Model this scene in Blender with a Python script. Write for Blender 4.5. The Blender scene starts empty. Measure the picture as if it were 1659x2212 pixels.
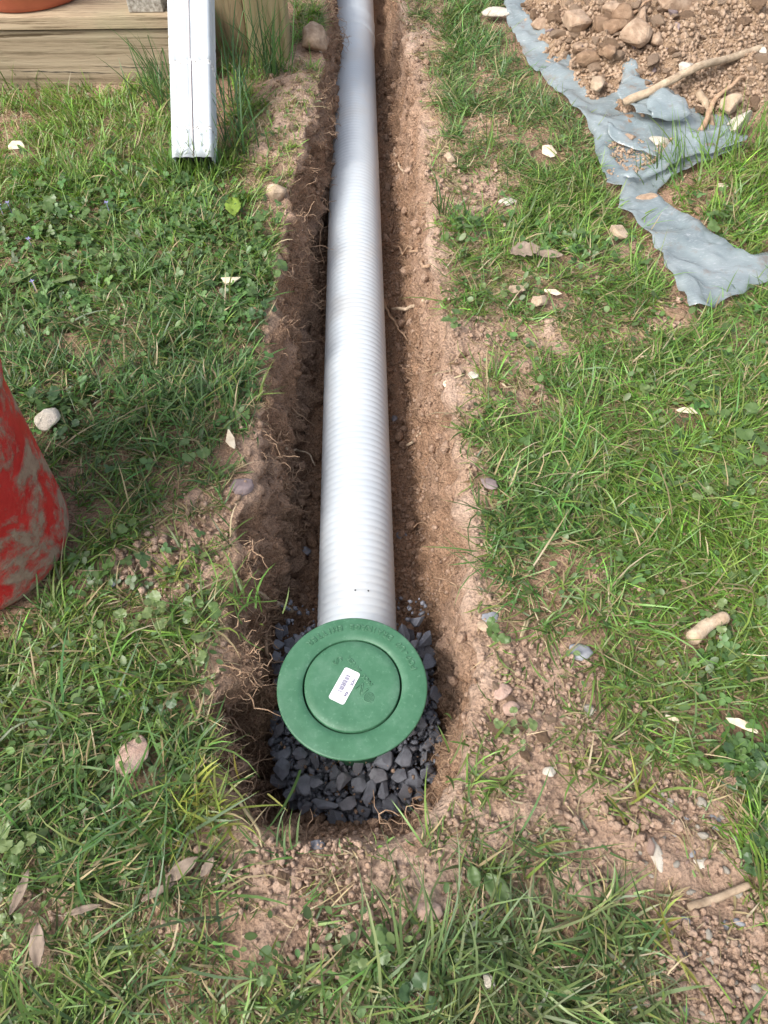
import bpy, bmesh, math, random
import numpy as np
from mathutils import Vector, Matrix, Quaternion
from mathutils.bvhtree import BVHTree
from mathutils.geometry import delaunay_2d_cdt

R = math.radians
random.seed(7)
rng = np.random.default_rng(11)
sc = bpy.context.scene
col = sc.collection

# ------------------------------------------------------------------ camera, sky, sun, exposure
PITCH, YAW, CAMLOC, FPX = R(54.8), R(1.45), Vector((.029, -.352, .83)), 1661.0   # FPX for a 1659 px wide frame
cd = bpy.data.cameras.new('camera'); cam = bpy.data.objects.new('camera', cd); col.objects.link(cam)
cam.location = CAMLOC
cam.rotation_euler = (math.pi / 2 - PITCH, 0, -YAW)
cd.sensor_fit = 'HORIZONTAL'; cd.sensor_width = 36; cd.lens = 36 * FPX / 1659
cd.clip_start = .01; cd.clip_end = 500
sc.camera = cam
SUN_EL, SUN_X, SUN_Y = R(48), -.72, -.50                  # where the sun stands
w = bpy.data.worlds.new('World'); sc.world = w; w.use_nodes = True
nt = w.node_tree; nt.nodes.clear()
sky = nt.nodes.new('ShaderNodeTexSky'); sky.sky_type = 'NISHITA'; sky.sun_disc = False
sky.sun_elevation = SUN_EL; sky.sun_rotation = math.atan2(SUN_X, SUN_Y)
sky.air_density = 1.0; sky.dust_density = 4.0; sky.ozone_density = 1.0
hs = nt.nodes.new('ShaderNodeHueSaturation'); hs.inputs['Saturation'].default_value = .55   # thin cloud whitens the sky
bg = nt.nodes.new('ShaderNodeBackground'); bg.inputs[1].default_value = .15
wo = nt.nodes.new('ShaderNodeOutputWorld')
nt.links.new(sky.outputs[0], hs.inputs['Color']); nt.links.new(hs.outputs[0], bg.inputs[0]); nt.links.new(bg.outputs[0], wo.inputs[0])
sd = bpy.data.lights.new('sun', 'SUN'); sd.energy = 1.4; sd.angle = R(18); sd.color = (1, .98, .945)
sun = bpy.data.objects.new('sun', sd); col.objects.link(sun)
hxy = math.hypot(SUN_X, SUN_Y)
sdir = Vector((SUN_X / hxy * math.cos(SUN_EL), SUN_Y / hxy * math.cos(SUN_EL), math.sin(SUN_EL)))
sun.rotation_euler = sdir.to_track_quat('Z', 'Y').to_euler()
vs = sc.view_settings; vs.view_transform = 'Standard'; vs.look = 'None'; vs.gamma = 1; vs.use_curve_mapping = False
vs.exposure = 1.13
sc.render.engine = 'CYCLES'
sc.cycles.max_bounces = 8; sc.cycles.transparent_max_bounces = 8
sc.cycles.use_denoising = True

# ------------------------------------------------------------------ helpers
_f = Vector((math.sin(YAW) * math.cos(PITCH), math.cos(YAW) * math.cos(PITCH), -math.sin(PITCH)))
_r = Vector((math.cos(YAW), -math.sin(YAW), 0)); _u = _r.cross(_f)
def ray(u, v): return (_f + _r * ((u - 829.5) / FPX) - _u * ((v - 1106) / FPX))
def at(u, v, z=0.0):                                      # photo position -> point at height z
    d = ray(u, v); return CAMLOC + d * ((z - CAMLOC.z) / d.z)
fN, rN, uN, cN = (np.array(a) for a in (_f, _r, _u, CAMLOC))
def plan(x, y):                                           # ground point -> photo plan coordinates (for laying out the lawn)
    q = np.stack([x - cN[0], y - cN[1], np.full_like(x, -cN[2])], -1); d = np.maximum(q @ fN, .05)
    return 829.5 + FPX * (q @ rN) / d, 1106 - FPX * (q @ uN) / d

def _hash(i, j, k, s):
    h = (i * 374761393 + j * 668265263 + k * 2147483647 + s * 1274126177) & 0xffffffff
    h = ((h ^ (h >> 13)) * 1274126177) & 0xffffffff
    h = ((h ^ (h >> 16)) * 2246822519) & 0xffffffff
    return ((h ^ (h >> 15)) & 0xffff) / 65535.0 * 2 - 1
def noise(x, y, z=0.0, s=0):
    x = np.asarray(x, float); y = np.asarray(y, float); z = np.asarray(z, float) + np.zeros_like(x)
    i, j, k = (np.floor(a).astype(np.int64) for a in (x, y, z))
    fx, fy, fz = x - i, y - j, z - k
    fx, fy, fz = (a * a * (3 - 2 * a) for a in (fx, fy, fz))
    o = 0
    for a in (0, 1):
        for b in (0, 1):
            for c in (0, 1):
                o = o + _hash(i + a, j + b, k + c, s) * (fx if a else 1 - fx) * (fy if b else 1 - fy) * (fz if c else 1 - fz)
    return o
def fbm(x, y, z=0.0, s=0, o=4):
    t, a = 0, 1.0
    for n in range(o):
        t = t + a * noise(np.asarray(x) * 2 ** n, np.asarray(y) * 2 ** n, np.asarray(z) * 2 ** n, s + n); a *= .5
    return t
def sstep(a, b, x):
    t = np.clip((np.asarray(x, float) - a) / (b - a), 0, 1); return t * t * (3 - 2 * t)

def tag(o, label=None, cat=None, group=None, kind=None):
    if label: o['label'] = label
    if cat: o['category'] = cat
    if group: o['group'] = group
    if kind: o['kind'] = kind
    return o
def mesh_np(name, v, f4=None, f3=None, mat=None, smooth=True, cols=None):
    me = bpy.data.meshes.new(name); v = np.asarray(v, np.float32)
    me.vertices.add(len(v)); me.vertices.foreach_set('co', v.ravel())
    f4 = np.zeros((0, 4), np.int32) if f4 is None else np.asarray(f4, np.int32)
    f3 = np.zeros((0, 3), np.int32) if f3 is None else np.asarray(f3, np.int32)
    me.loops.add(f4.size + f3.size); me.loops.foreach_set('vertex_index', np.concatenate([f4.ravel(), f3.ravel()]))
    me.polygons.add(len(f4) + len(f3))
    st = np.concatenate([np.arange(len(f4)) * 4, f4.size + np.arange(len(f3)) * 3]).astype(np.int32)
    me.polygons.foreach_set('loop_start', st)
    me.update(calc_edges=True)
    if smooth: me.polygons.foreach_set('use_smooth', np.ones(len(me.polygons), bool))
    if cols is not None:
        a = me.attributes.new('tint', 'FLOAT_COLOR', 'POINT')
        c = np.ones((len(v), 4), np.float32); c[:, :3] = cols; a.data.foreach_set('color', c.ravel())
    if mat: me.materials.append(mat)
    me.validate(); return me
def link(name, me, parent=None, loc=None):
    o = bpy.data.objects.new(name, me); col.objects.link(o)
    if parent: o.parent = parent
    if loc is not None: o.location = loc
    return o
def empty(name, loc=(0, 0, 0), rot=(0, 0, 0)):
    o = bpy.data.objects.new(name, None); col.objects.link(o); o.location = loc; o.rotation_euler = rot; o.empty_display_size = .02
    return o
def bm_obj(name, bm, mat, parent=None, smooth=False):
    me = bpy.data.meshes.new(name); bm.normal_update(); bm.to_mesh(me); bm.free()
    if smooth: me.polygons.foreach_set('use_smooth', np.ones(len(me.polygons), bool))
    if mat: me.materials.append(mat)
    return link(name, me, parent)
def add_box(bm, x0, x1, y0, y1, z0, z1, bev=0.0, seg=2):
    r = bmesh.ops.create_cube(bm, size=1); vv = r['verts']
    for q in vv: q.co = Vector((x0 + (q.co.x + .5) * (x1 - x0), y0 + (q.co.y + .5) * (y1 - y0), z0 + (q.co.z + .5) * (z1 - z0)))
    if bev:
        ed = list({e for q in vv for e in q.link_edges})
        bmesh.ops.bevel(bm, geom=ed, offset=bev, segments=seg, affect='EDGES', profile=.6)
def add_lathe(bm, prof, n=64, cx=0, cy=0, close=False):   # prof: (r, z)
    rings = []
    for r, z in prof:
        rings.append([bm.verts.new((cx + max(r, 1e-5) * math.cos(2 * math.pi * i / n), cy + max(r, 1e-5) * math.sin(2 * math.pi * i / n), z)) for i in range(n)])
    for a, b in zip(rings, rings[1:]):
        for i in range(n):
            bm.faces.new((a[i], a[(i + 1) % n], b[(i + 1) % n], b[i]))
    return rings
def tube_arrays(P, rad, n=5):                              # P: (k,3) path, rad: (k,)
    P = np.asarray(P, float); k = len(P)
    T = np.gradient(P, axis=0); T /= np.linalg.norm(T, axis=1)[:, None] + 1e-9
    ref = np.where(np.abs(T[:, 2:3]) > .9, np.array([[1., 0, 0]]), np.array([[0, 0, 1.]]))
    A = np.cross(T, ref); A /= np.linalg.norm(A, axis=1)[:, None] + 1e-9; B = np.cross(T, A)
    th = np.arange(n) * 2 * math.pi / n
    V = P[:, None] + np.asarray(rad)[:, None, None] * (A[:, None] * np.cos(th)[None, :, None] + B[:, None] * np.sin(th)[None, :, None])
    F = [(i * n + j, i * n + (j + 1) % n, (i + 1) * n + (j + 1) % n, (i + 1) * n + j) for i in range(k - 1) for j in range(n)]
    return V.reshape(-1, 3), np.array(F)

# ------------------------------------------------------------------ materials
def new_mat(name):
    m = bpy.data.materials.new(name); m.use_nodes = True; t = m.node_tree
    return m, t, t.nodes['Principled BSDF'], t.nodes['Material Output']
def nod(t, typ, **kw):
    n = t.nodes.new(typ)
    for k, v_ in kw.items():
        if k in n.inputs: n.inputs[k].default_value = v_
        else: setattr(n, k, v_)
    return n
def ramp(t, fac, stops):
    n = t.nodes.new('ShaderNodeValToRGB'); e = n.color_ramp.elements
    while len(e) < len(stops): e.new(.5)
    for q, (p, c) in zip(e, stops): q.position = p; q.color = (*c, 1) if len(c) == 3 else c
    t.links.new(fac, n.inputs[0]); return n.outputs[0]
def noi(t, scale, detail=6, rough=.6, coord=None, **kw):
    n = nod(t, 'ShaderNodeTexNoise', Scale=scale, Detail=detail, Roughness=rough, **kw)
    if coord is None: coord = nod(t, 'ShaderNodeTexCoord').outputs['Object']
    t.links.new(coord, n.inputs['Vector']); return n.outputs['Fac']
def mixc(t, a, b, fac, mode='MIX'):
    n = t.nodes.new('ShaderNodeMix'); n.data_type = 'RGBA'; n.blend_type = mode
    for s, v_ in ((n.inputs[0], fac), (n.inputs[6], a), (n.inputs[7], b)):
        if isinstance(v_, bpy.types.NodeSocket): t.links.new(v_, s)
        else: s.default_value = v_ if isinstance(v_, float) else (*v_, 1)
    return n.outputs[2]
def bump(t, b, hgt, strength=.5, dist=.002):
    n = nod(t, 'ShaderNodeBump', Strength=strength, Distance=dist); t.links.new(hgt, n.inputs['Height'])
    t.links.new(n.outputs[0], b.inputs['Normal']); return n
def plain(name, c1, c2, scale=60, rough=.8, bscale=300, bdist=.001, bstr=.5, stretch=None, spec=.3):
    m, t, b, o = new_mat(name)
    tc = nod(t, 'ShaderNodeTexCoord').outputs['Object']
    if stretch:
        mp = nod(t, 'ShaderNodeMapping'); mp.inputs['Scale'].default_value = stretch
        t.links.new(tc, mp.inputs['Vector']); tc = mp.outputs[0]
    f = noi(t, scale, coord=tc)
    t.links.new(ramp(t, f, [(.32, c1), (.68, c2)]), b.inputs['Base Color'])
    b.inputs['Roughness'].default_value = rough; b.inputs['Specular IOR Level'].default_value = spec
    bump(t, b, noi(t, bscale, 8, .7, coord=tc), bstr, bdist)
    return m
def soil_mat(name, tones, dusty=None):
    m, t, b, o = new_mat(name)
    tc = nod(t, 'ShaderNodeTexCoord').outputs['Object']
    big = noi(t, 9, 5, .6, tc); mid = noi(t, 55, 8, .7, tc); fine = noi(t, 420, 6, .75, tc)
    c = ramp(t, big, [(.30, tones[0]), (.5, tones[1]), (.72, tones[2])])
    c = mixc(t, c, ramp(t, mid, [(.3, tones[3]), (.7, tones[4])]), .45)
    c = mixc(t, c, ramp(t, fine, [(.33, (.36, .33, .31)), (.5, (1, 1, 1)), (.72, (1.35, 1.3, 1.25))]), .85, 'MULTIPLY')
    if dusty:                                             # dry dusty crust near the surface, moister soil below, plus light painted on trench walls
        at_ = t.nodes.new('ShaderNodeAttribute'); at_.attribute_name = 'tint'
        c = mixc(t, c, mixc(t, dusty[0], dusty[1], mid), at_.outputs['Fac'])
        c2 = mixc(t, c, ramp(t, fine, [(.33, (.5, .48, .45)), (.5, (1, 1, 1)), (.7, (1.2, 1.18, 1.15))]), .7, 'MULTIPLY'); c = c2
    if dusty:                                             # the lawn goes on beyond the part where single blades stand
        vd = nod(t, 'ShaderNodeVectorMath', operation='DISTANCE'); t.links.new(tc, vd.inputs[0]); vd.inputs[1].default_value = (0, .8, 0)
        ad = nod(t, 'ShaderNodeMath', operation='MULTIPLY_ADD'); t.links.new(big, ad.inputs[0]); ad.inputs[1].default_value = .8; t.links.new(vd.outputs['Value'], ad.inputs[2])
        mr = nod(t, 'ShaderNodeMapRange'); t.links.new(ad.outputs[0], mr.inputs[0]); mr.inputs[1].default_value = 2.2; mr.inputs[2].default_value = 2.7
        c = mixc(t, c, ramp(t, mid, [(.3, (.045, .085, .022)), (.7, (.13, .17, .05))]), mr.outputs[0])
    t.links.new(c, b.inputs['Base Color'])
    b.inputs['Roughness'].default_value = .95; b.inputs['Specular IOR Level'].default_value = .12
    h = mixc(t, mid, fine, .45); v_ = nod(t, 'ShaderNodeTexVoronoi', Scale=180.0); t.links.new(tc, v_.inputs['Vector'])
    h = mixc(t, h, v_.outputs['Distance'], .35)
    bump(t, b, h, 1.0, .012)
    return m
M = {}
M['soil'] = soil_mat('soil', [(.20, .118, .074), (.31, .19, .12), (.42, .265, .172), (.225, .135, .086), (.44, .295, .195)], [(.42, .285, .205), (.60, .44, .335)])
M['pile'] = soil_mat('pile_soil', [(.24, .155, .095), (.36, .25, .16), (.46, .33, .22), (.20, .125, .075), (.46, .33, .22)])
M['clod'] = plain('clod', (.29, .195, .13), (.50, .37, .265), 60, .95, 120, .006, 1.0, spec=.1)
M['clod_brown'] = plain('clod_brown', (.20, .125, .078), (.36, .245, .16), 60, .95, 120, .006, 1.0, spec=.1)
M['stone_tan'] = plain('stone_tan', (.34, .25, .165), (.52, .40, .29), 45, .9, 260, .003, .9, spec=.2)
M['stone_pale'] = plain('stone_pale', (.42, .37, .30), (.62, .56, .47), 45, .9, 260, .003, .9, spec=.2)
M['stone_grey'] = plain('stone_grey', (.17, .175, .19), (.29, .295, .31), 60, .75, 300, .001, .6)
M['stone_pink'] = plain('stone_pink', (.36, .235, .18), (.54, .385, .31), 45, .95, 260, .003, .9, spec=.2)
M['stone_mauve'] = plain('stone_mauve', (.16, .12, .115), (.27, .21, .20), 60, .8, 300, .001, .6)
M['slate'] = plain('slate', (.105, .110, .128), (.235, .243, .275), 50, .62, 240, .0012, .8, spec=.4)
M['slate_worn'] = plain('slate_worn', (.125, .125, .14), (.27, .265, .285), 50, .7, 240, .0012, .8, spec=.35)
M['root'] = plain('root', (.27, .165, .10), (.45, .31, .20), 120, .85, 400, .0008, .6)
M['root_pale'] = plain('root_pale', (.34, .24, .155), (.62, .49, .35), 60, .9, 160, .002, .9)
M['root_bark'] = plain('root_bark', (.27, .195, .13), (.50, .39, .27), 70, .9, 140, .003, 1.0)
M['bark'] = plain('bark', (.20, .14, .09), (.46, .35, .24), 60, .9, 220, .002, .9, stretch=(1, 1, 1))
M['chip'] = plain('wood_chip', (.52, .41, .27), (.72, .62, .47), 90, .8, 350, .001, .6)
M['deadleaf'] = plain('dead_leaf', (.17, .125, .09), (.33, .26, .20), 40, .8, 250, .001, .6)
M['terracotta'] = plain('terracotta', (.33, .085, .045), (.42, .12, .06), 20, .6, 300, .0004, .3)
M['gap_shade'] = plain('painted_gap_shade', (.02, .02, .02), (.03, .03, .03))  # flat black painted where openings and cracks hold only shade

def leaf_mat(name, attr=True, base=(.08, .16, .03), trans=.35, rough=.42):
    m, t, b, o = new_mat(name)
    if attr:
        a = t.nodes.new('ShaderNodeAttribute'); a.attribute_name = 'tint'; c = a.outputs['Color']
    else:
        c = ramp(t, noi(t, 70), [(.3, tuple(q * .72 for q in base)), (.7, tuple(min(1, q * 1.3) for q in base))])
    t.links.new(c, b.inputs['Base Color']); b.inputs['Roughness'].default_value = rough
    b.inputs['Specular IOR Level'].default_value = .5
    tr = t.nodes.new('ShaderNodeBsdfTranslucent'); hv = nod(t, 'ShaderNodeHueSaturation', Saturation=1.1, Value=1.25)
    t.links.new(c, hv.inputs['Color']); t.links.new(hv.outputs[0], tr.inputs[0])
    mx = t.nodes.new('ShaderNodeMixShader'); mx.inputs[0].default_value = trans
    t.links.new(b.outputs[0], mx.inputs[1]); t.links.new(tr.outputs[0], mx.inputs[2]); t.links.new(mx.outputs[0], o.inputs[0])
    return m
M['grass'] = leaf_mat('grass_blade')
M['weed'] = leaf_mat('weed_leaf', False, (.095, .155, .045), .3)
M['weed_pale'] = leaf_mat('weed_leaf_pale', False, (.150, .205, .072), .3)
M['weed_dark'] = leaf_mat('weed_leaf_dark', False, (.055, .105, .038), .3)
M['lime'] = leaf_mat('lime_leaf', False, (.27, .38, .06), .4)
M['straw'] = leaf_mat('straw', False, (.42, .34, .20), .2, .7)

# ------------------------------------------------------------------ the ground: lawn level at z = 0, trench cut into it
LIP_Y = np.array([-.5, -.182, -.172, -.150, -.117, -.036, .042, .17, .25, .38, .552, .77, 1.055, 1.20, 1.40, 1.70, 2.9])
LIP_L = np.array([-.05, -.05, -.085, -.122, -.148, -.154, -.147, -.147, -.146, -.132, -.132, -.125, -.105, -.078, -.064, -.062, -.062])
RIP_Y = np.array([-.5, -.182, -.172, -.150, -.119, -.022, .065, .163, .314, .576, .80, 1.1, 1.435, 1.64, 2.9])
RIP_R = np.array([.045, .045, .078, .100, .122, .148, .149, .158, .156, .148, .146, .146, .148, .136, .13])
FLOOR = -.222
def lipL(y): return np.interp(y, LIP_Y, LIP_L) + .0065 * fbm(y * 28, y * 0 + 3.3, 0, 5, 3) * sstep(-.18, -.1, y)
def lipR(y): return np.interp(y, RIP_Y, RIP_R) + .0065 * fbm(y * 26, y * 0 + 8.1, 0, 9, 3) * sstep(-.18, -.1, y)
def endf(y): return sstep(-.186, -.085, y) * sstep(3.3, 2.85, y)
# bare soil patches: (u, v, ru, rv, strength) in photo plan coordinates
BARE = [(1040, 420, 85, 70, .95), (1010, 560, 40, 70, .5), (1085, 735, 115, 85, .95), (1140, 860, 90, 45, .8), (1215, 745, 35, 40, .8), (985, 800, 70, 170, .8),
        (1010, 1000, 60, 110, .65), (1110, 590, 50, 28, .7), (1130, 560, 30, 20, .6), (1040, 275, 45, 40, .7), (1020, 160, 40, 45, .6), (930, 250, 40, 120, .75), (930, 90, 40, 90, .7),
        (960, 400, 45, 90, .75), (1340, 560, 40, 35, .5), (1450, 690, 35, 35, .8), (1260, 600, 60, 25, .4),
        (1130, 1480, 110, 100, .9), (1190, 1590, 170, 110, 1.), (1260, 1680, 150, 100, 1.), (1420, 1730, 160, 70, .9), (1420, 1830, 110, 100, .9), (1050, 1690, 60, 80, .6),
        (1520, 1860, 140, 130, 1.), (1560, 1990, 150, 150, 1.), (1510, 2120, 120, 150, .95), (1620, 2180, 120, 90, .9), (1180, 1760, 150, 60, .8), (1010, 1800, 110, 90, .85), (1250, 1920, 110, 45, .75),
        (760, 1880, 330, 60, .9), (560, 1830, 60, 80, .85), (960, 1860, 80, 60, .8), (1310, 1245, 45, 30, .7), (1370, 1300, 50, 30, .45), (1320, 1160, 40, 20, .4), (1480, 1330, 40, 40, .45),
        (380, 1200, 95, 75, 1.), (280, 1240, 110, 60, .9), (420, 1110, 45, 60, .85), (330, 1290, 80, 30, .6), (480, 1480, 45, 170, .7), (505, 1150, 40, 140, .6), (540, 960, 35, 60, .6), (445, 1400, 40, 40, .5),
        (330, 1420, 50, 30, .4), (600, 600, 22, 70, .5), (640, 250, 90, 110, .95), (560, 290, 40, 60, .7), (600, 420, 45, 40, .8), (620, 340, 30, 60, .6),
        (120, 1960, 110, 60, .7), (420, 1900, 120, 40, .6), (550, 1930, 90, 60, .8), (360, 2010, 60, 40, .6), (620, 2040, 120, 70, .6), (740, 1990, 60, 60, .5), (700, 2100, 70, 60, .5), (925, 1970, 50, 50, .8), (1035, 1950, 60, 40, .8),
        (60, 2050, 60, 70, .6), (220, 1590, 40, 40, .3), (270, 1740, 60, 30, .4), (110, 1370, 100, 40, .4), (250, 190, 40, 14, .8), (880, 1960, 40, 40, .5), (1290, 2080, 60, 30, .4), (880, 2130, 60, 40, .4)]
BARE = [(u, v, ru * 1.16, rv * 1.16, min(1., s * 1.08)) if v > 1380 and u > 1040 or v > 1780 and 480 < u < 1040 else (u, v, ru * 1.06, rv * 1.06, s) for u, v, ru, rv, s in BARE]
def bare(x, y):
    u, v = plan(x, y); b = np.zeros_like(u)
    n = fbm(x * 22, y * 22, 0, 31, 4)
    for (cu, cv, ru, rv, s) in BARE:
        d = np.hypot((u - cu) / ru, (v - cv) / rv) + n * .38
        b = np.maximum(b, s * sstep(1.12, .72, d))
    lip = np.minimum(np.abs(x - np.interp(y, LIP_Y, LIP_L)), 9)
    b = np.maximum(b, .45 * sstep(.007, .001, lip + n * .006) * sstep(-.18, -.12, y))
    lip = np.abs(x - np.interp(y, RIP_Y, RIP_R)); b = np.maximum(b, .95 * sstep(np.interp(y, [.1, .45], [.024, .05]), .006, lip + n * .014) * sstep(-.18, -.12, y))
    return b
PILE_PX = [(1098, -60), (1102, 20), (1128, 85), (1160, 138), (1200, 176), (1262, 232), (1310, 276), (1352, 300), (1405, 302), (1480, 292), (1560, 292), (1600, 282), (1700, 262), (1900, 250)]
PILE_W = [at(u, v, .003) for u, v in PILE_PX]
PILE_POLY = np.array([(p.x, p.y) for p in PILE_W] + [(2.3, 1.45), (2.4, 4.2), (.9, 4.2), (.50, 2.7)])
def poly_sd(x, y, P):                                     # signed distance, positive inside
    d = np.full_like(x, 1e9); ins = np.zeros(x.shape, bool)
    for a, b in zip(P, np.roll(P, -1, 0)):
        e = b - a; t = np.clip(((x - a[0]) * e[0] + (y - a[1]) * e[1]) / (e @ e), 0, 1)
        d = np.minimum(d, np.hypot(x - a[0] - t * e[0], y - a[1] - t * e[1]))
        c = ((a[1] > y) != (b[1] > y)) & (x < (b[0] - a[0]) * (y - a[1]) / (b[1] - a[1] + 1e-12) + a[0]); ins ^= c
    return np.where(ins, d, -d)
SOD_PX = [(1420, 440), (1432, 420), (1460, 392), (1560, 352), (1600, 318), (1760, 290), (1800, 535), (1650, 540), (1590, 535), (1540, 500), (1470, 455)]
SOD_POLY = np.array([at(u, v)[:2] for u, v in SOD_PX])
def lawn_z(x, y, fine=True):
    x = np.asarray(x, float); y = np.asarray(y, float)
    h = .010 * fbm(x * 4, y * 4, 0, 51, 2) + .0035 * fbm(x * 22, y * 22, 0, 61, 2)
    near = sstep(4, 2.2, np.hypot(x, y - .7))
    h = h * near
    h = h + .030 * np.exp(-(((x + .115) / .055) ** 2 + ((y - 1.30) / .14) ** 2)) + .016 * sstep(-.01, .03, poly_sd(x, y, SOD_POLY))
    if fine: h = h + near * (.0022 * fbm(x * 75, y * 75, 0, 71, 2))
    return h
ys = np.concatenate([[-60, -25, -10, -4, -2, -1.4], np.arange(-1.0, -.42, .03), np.arange(-.42, 1.0, .0042), np.arange(1.0, 2.0, .007), np.arange(2.0, 2.9, .03), [3.4, 4.5, 8, 16, 30, 60]])
aL = np.concatenate([[60, 25, 10, 4, 2.2, 1.6], np.arange(1.2, .72, -.04), np.arange(.72, .20, -.0085), np.arange(.20, .0, -.004)])
WN = 40; FLN = 22
YY = ys[:, None]
xl, xr = lipL(ys), lipR(ys); e = endf(ys)
lw = .050 + .012 * fbm(ys * 7, ys * 0, 0, 3, 2); rw = .054 + .010 * fbm(ys * 7, ys * 0 + 4, 0, 4, 2)
cols_x, cols_z, wallmask = [], [], []
prof_t = np.linspace(0, 1, WN)
pw = np.interp(prof_t, [0, .08, .18, .70, .88, 1], [0, .05, .17, .52, .74, 1.0]); pz = np.interp(prof_t, [0, .08, .18, .70, .88, 1], [0, -.008, -.10, -.70, -.90, -1.0])
pwr = np.interp(prof_t, [0, .08, .2, .70, .88, 1], [0, .09, .20, .56, .78, 1.0])
for a in aL: cols_x.append(xl - a - .002); cols_z.append(None); wallmask.append(0)
for i in range(WN): cols_x.append(xl + lw * pw[i]); cols_z.append(pz[i]); wallmask.append(1)
for i in range(1, FLN):
    t = i / FLN; cols_x.append((xl + lw) * (1 - t) + (xr - rw) * t); cols_z.append(-1.0); wallmask.append(2)
for i in range(WN)[::-1]: cols_x.append(xr - rw * pwr[i]); cols_z.append(pz[i]); wallmask.append(3)
for a in aL[::-1]: cols_x.append(xr + a + .002); cols_z.append(None); wallmask.append(0)
GX = np.stack(cols_x, 1); GY = np.repeat(YY, GX.shape[1], 1); WM = np.array(wallmask)[None, :] + np.zeros_like(GX, int)
base = lawn_z(GX, GY)
GZ = base.copy(); dz = np.array([0 if c is None else c for c in cols_z])[None, :]
GZ = base * (1 - np.clip(-dz, 0, 1)) + dz * (-FLOOR) * e[:, None]
bmask = bare(GX, GY)
rough = sstep(3.5, 2.2, np.hypot(GX, GY - .7))
# crumbly relief: walls are pushed in and out, bare ground is cloddy
inw = (WM > 0) & (e[:, None] > .02)
depth = np.clip(-dz, 0, 1) * e[:, None]
striat = fbm(GY * 34, GZ * 9, GX * 6, 81, 4); lump = fbm(GX * 48, GY * 48, GZ * 48, 91, 3); crack = np.abs(fbm(GY * 20, GZ * 26, GX * 20, 95, 3))
amp = np.where(inw, np.clip(.25 + depth * 9, 0, 1), 0)
push = amp * np.where(WM == 1, 1.45, 1.0) * (.0105 * striat + .0075 * lump - .010 * sstep(.16, .0, crack))
cellf = GY / .062 + .35 * fbm(GY * 3, GZ * 7, 0, 131, 2); cell = np.floor(cellf); fr = cellf - cell
spade = (_hash(cell.astype(np.int64), np.where(WM == 1, 1, 2).astype(np.int64), cell.astype(np.int64) * 0, 7) * .0075 + (fr - .5) * .007) * np.clip(depth * 8, 0, 1)
push = push + spade
GX2 = GX + np.where(WM == 1, push, np.where(WM == 3, -push * .8, 0))
GZ2 = GZ + np.where(WM == 2, .008 * lump, 0) + np.where(WM > 0, .003 * lump * amp, 0)
cl = fbm(GX * 60, GY * 60, 0, 101, 3)
GZ2 = GZ2 + np.where(WM == 0, rough * bmask * (.0042 * cl + .005 * sstep(.1, .8, fbm(GX * 34, GY * 34, 2, 111, 2))), 0)
ny, nx = GX.shape
idx = np.arange(ny * nx).reshape(ny, nx)
quads = np.stack([idx[:-1, :-1], idx[:-1, 1:], idx[1:, 1:], idx[1:, :-1]], -1).reshape(-1, 4)
GV = np.stack([GX2, GY, GZ2], -1).reshape(-1, 3)
dust_light = np.clip(np.where(WM == 1, sstep(-.012, -.002, GZ2) * .45, sstep(-.045, -.004, GZ2)) * (.35 + .65 * sstep(-.5, .5, fbm(GX * 9, GY * 9, 0, 121, 3))), 0, 1)
dust_light = np.maximum(dust_light, np.where(WM == 3, .36 * sstep(-.5, .5, fbm(GY * 14, GZ2 * 14, 0, 122, 3)) * sstep(-.19, -.10, GZ2), 0))  # right wall paler: its sunlit tone is put into the colour
dust_light = np.maximum(dust_light, np.where(WM == 1, .32 * sstep(-.2, .8, fbm(GY * 12, GZ2 * 16, 0, 127, 3)), 0))  # patches lighten the shaded left wall through its colour
dust_light = np.where(WM == 0, np.maximum(dust_light * (.25 + .75 * bmask), .15 + .45 * bmask), dust_light)
ground = link('ground', mesh_np('ground', GV, quads, None, M['soil'], True, np.repeat(dust_light.reshape(-1, 1), 3, 1)))
tag(ground, kind='structure')
near_f = (np.abs(GV[quads[:, 0], 0]) < 1.7) & (GV[quads[:, 0], 1] > -1.1) & (GV[quads[:, 0], 1] < 2.9)
bv_ground = BVHTree.FromPolygons(GV.tolist(), quads[near_f].tolist())
def in_trench(x, y, m=0.0): return (x > np.interp(y, LIP_Y, LIP_L) + m) & (x < np.interp(y, RIP_Y, RIP_R) - m) & (y > -.178 + m)

# ------------------------------------------------------------------ heap of dug soil at the upper right
px_ = np.concatenate([np.arange(.30, 1.45, .0075), np.arange(1.45, 2.5, .05)]); py_ = np.concatenate([np.arange(.95, 2.3, .0078), np.arange(2.3, 4.3, .06)])
PX, PY = np.meshgrid(px_, py_)
def pile_z(x, y):
    s = poly_sd(x, y, PILE_POLY) + .012 * fbm(x * 14, y * 14, 0, 141, 3)
    h = .52 * .34 * (1 - np.exp(-np.maximum(s, 0) / .34)) - .05 * sstep(0, -.03, s)
    rel = sstep(.0, .05, s)
    big = fbm(x * 9, y * 9, 0, 151, 2); lum = np.abs(fbm(x * 24, y * 24, 0, 161, 3)); sm = fbm(x * 70, y * 70, 0, 171, 3)
    return lawn_z(x, y, False) + h + rel * (.018 * big + .022 * (lum - .3) + .006 * sm) + .004 * sm
PZ = pile_z(PX, PY)
pi = np.arange(PX.size).reshape(PX.shape)
pq = np.stack([pi[:-1, :-1], pi[:-1, 1:], pi[1:, 1:], pi[1:, :-1]], -1).reshape(-1, 4)
keep = (poly_sd(PX, PY, PILE_POLY) > -.045).reshape(-1)
pq = pq[keep[pq].all(1)]
used = np.unique(pq); remap = np.zeros(PX.size, int); remap[used] = np.arange(len(used)); PV = np.stack([PX, PY, PZ], -1).reshape(-1, 3)[used]; pq = remap[pq]
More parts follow.
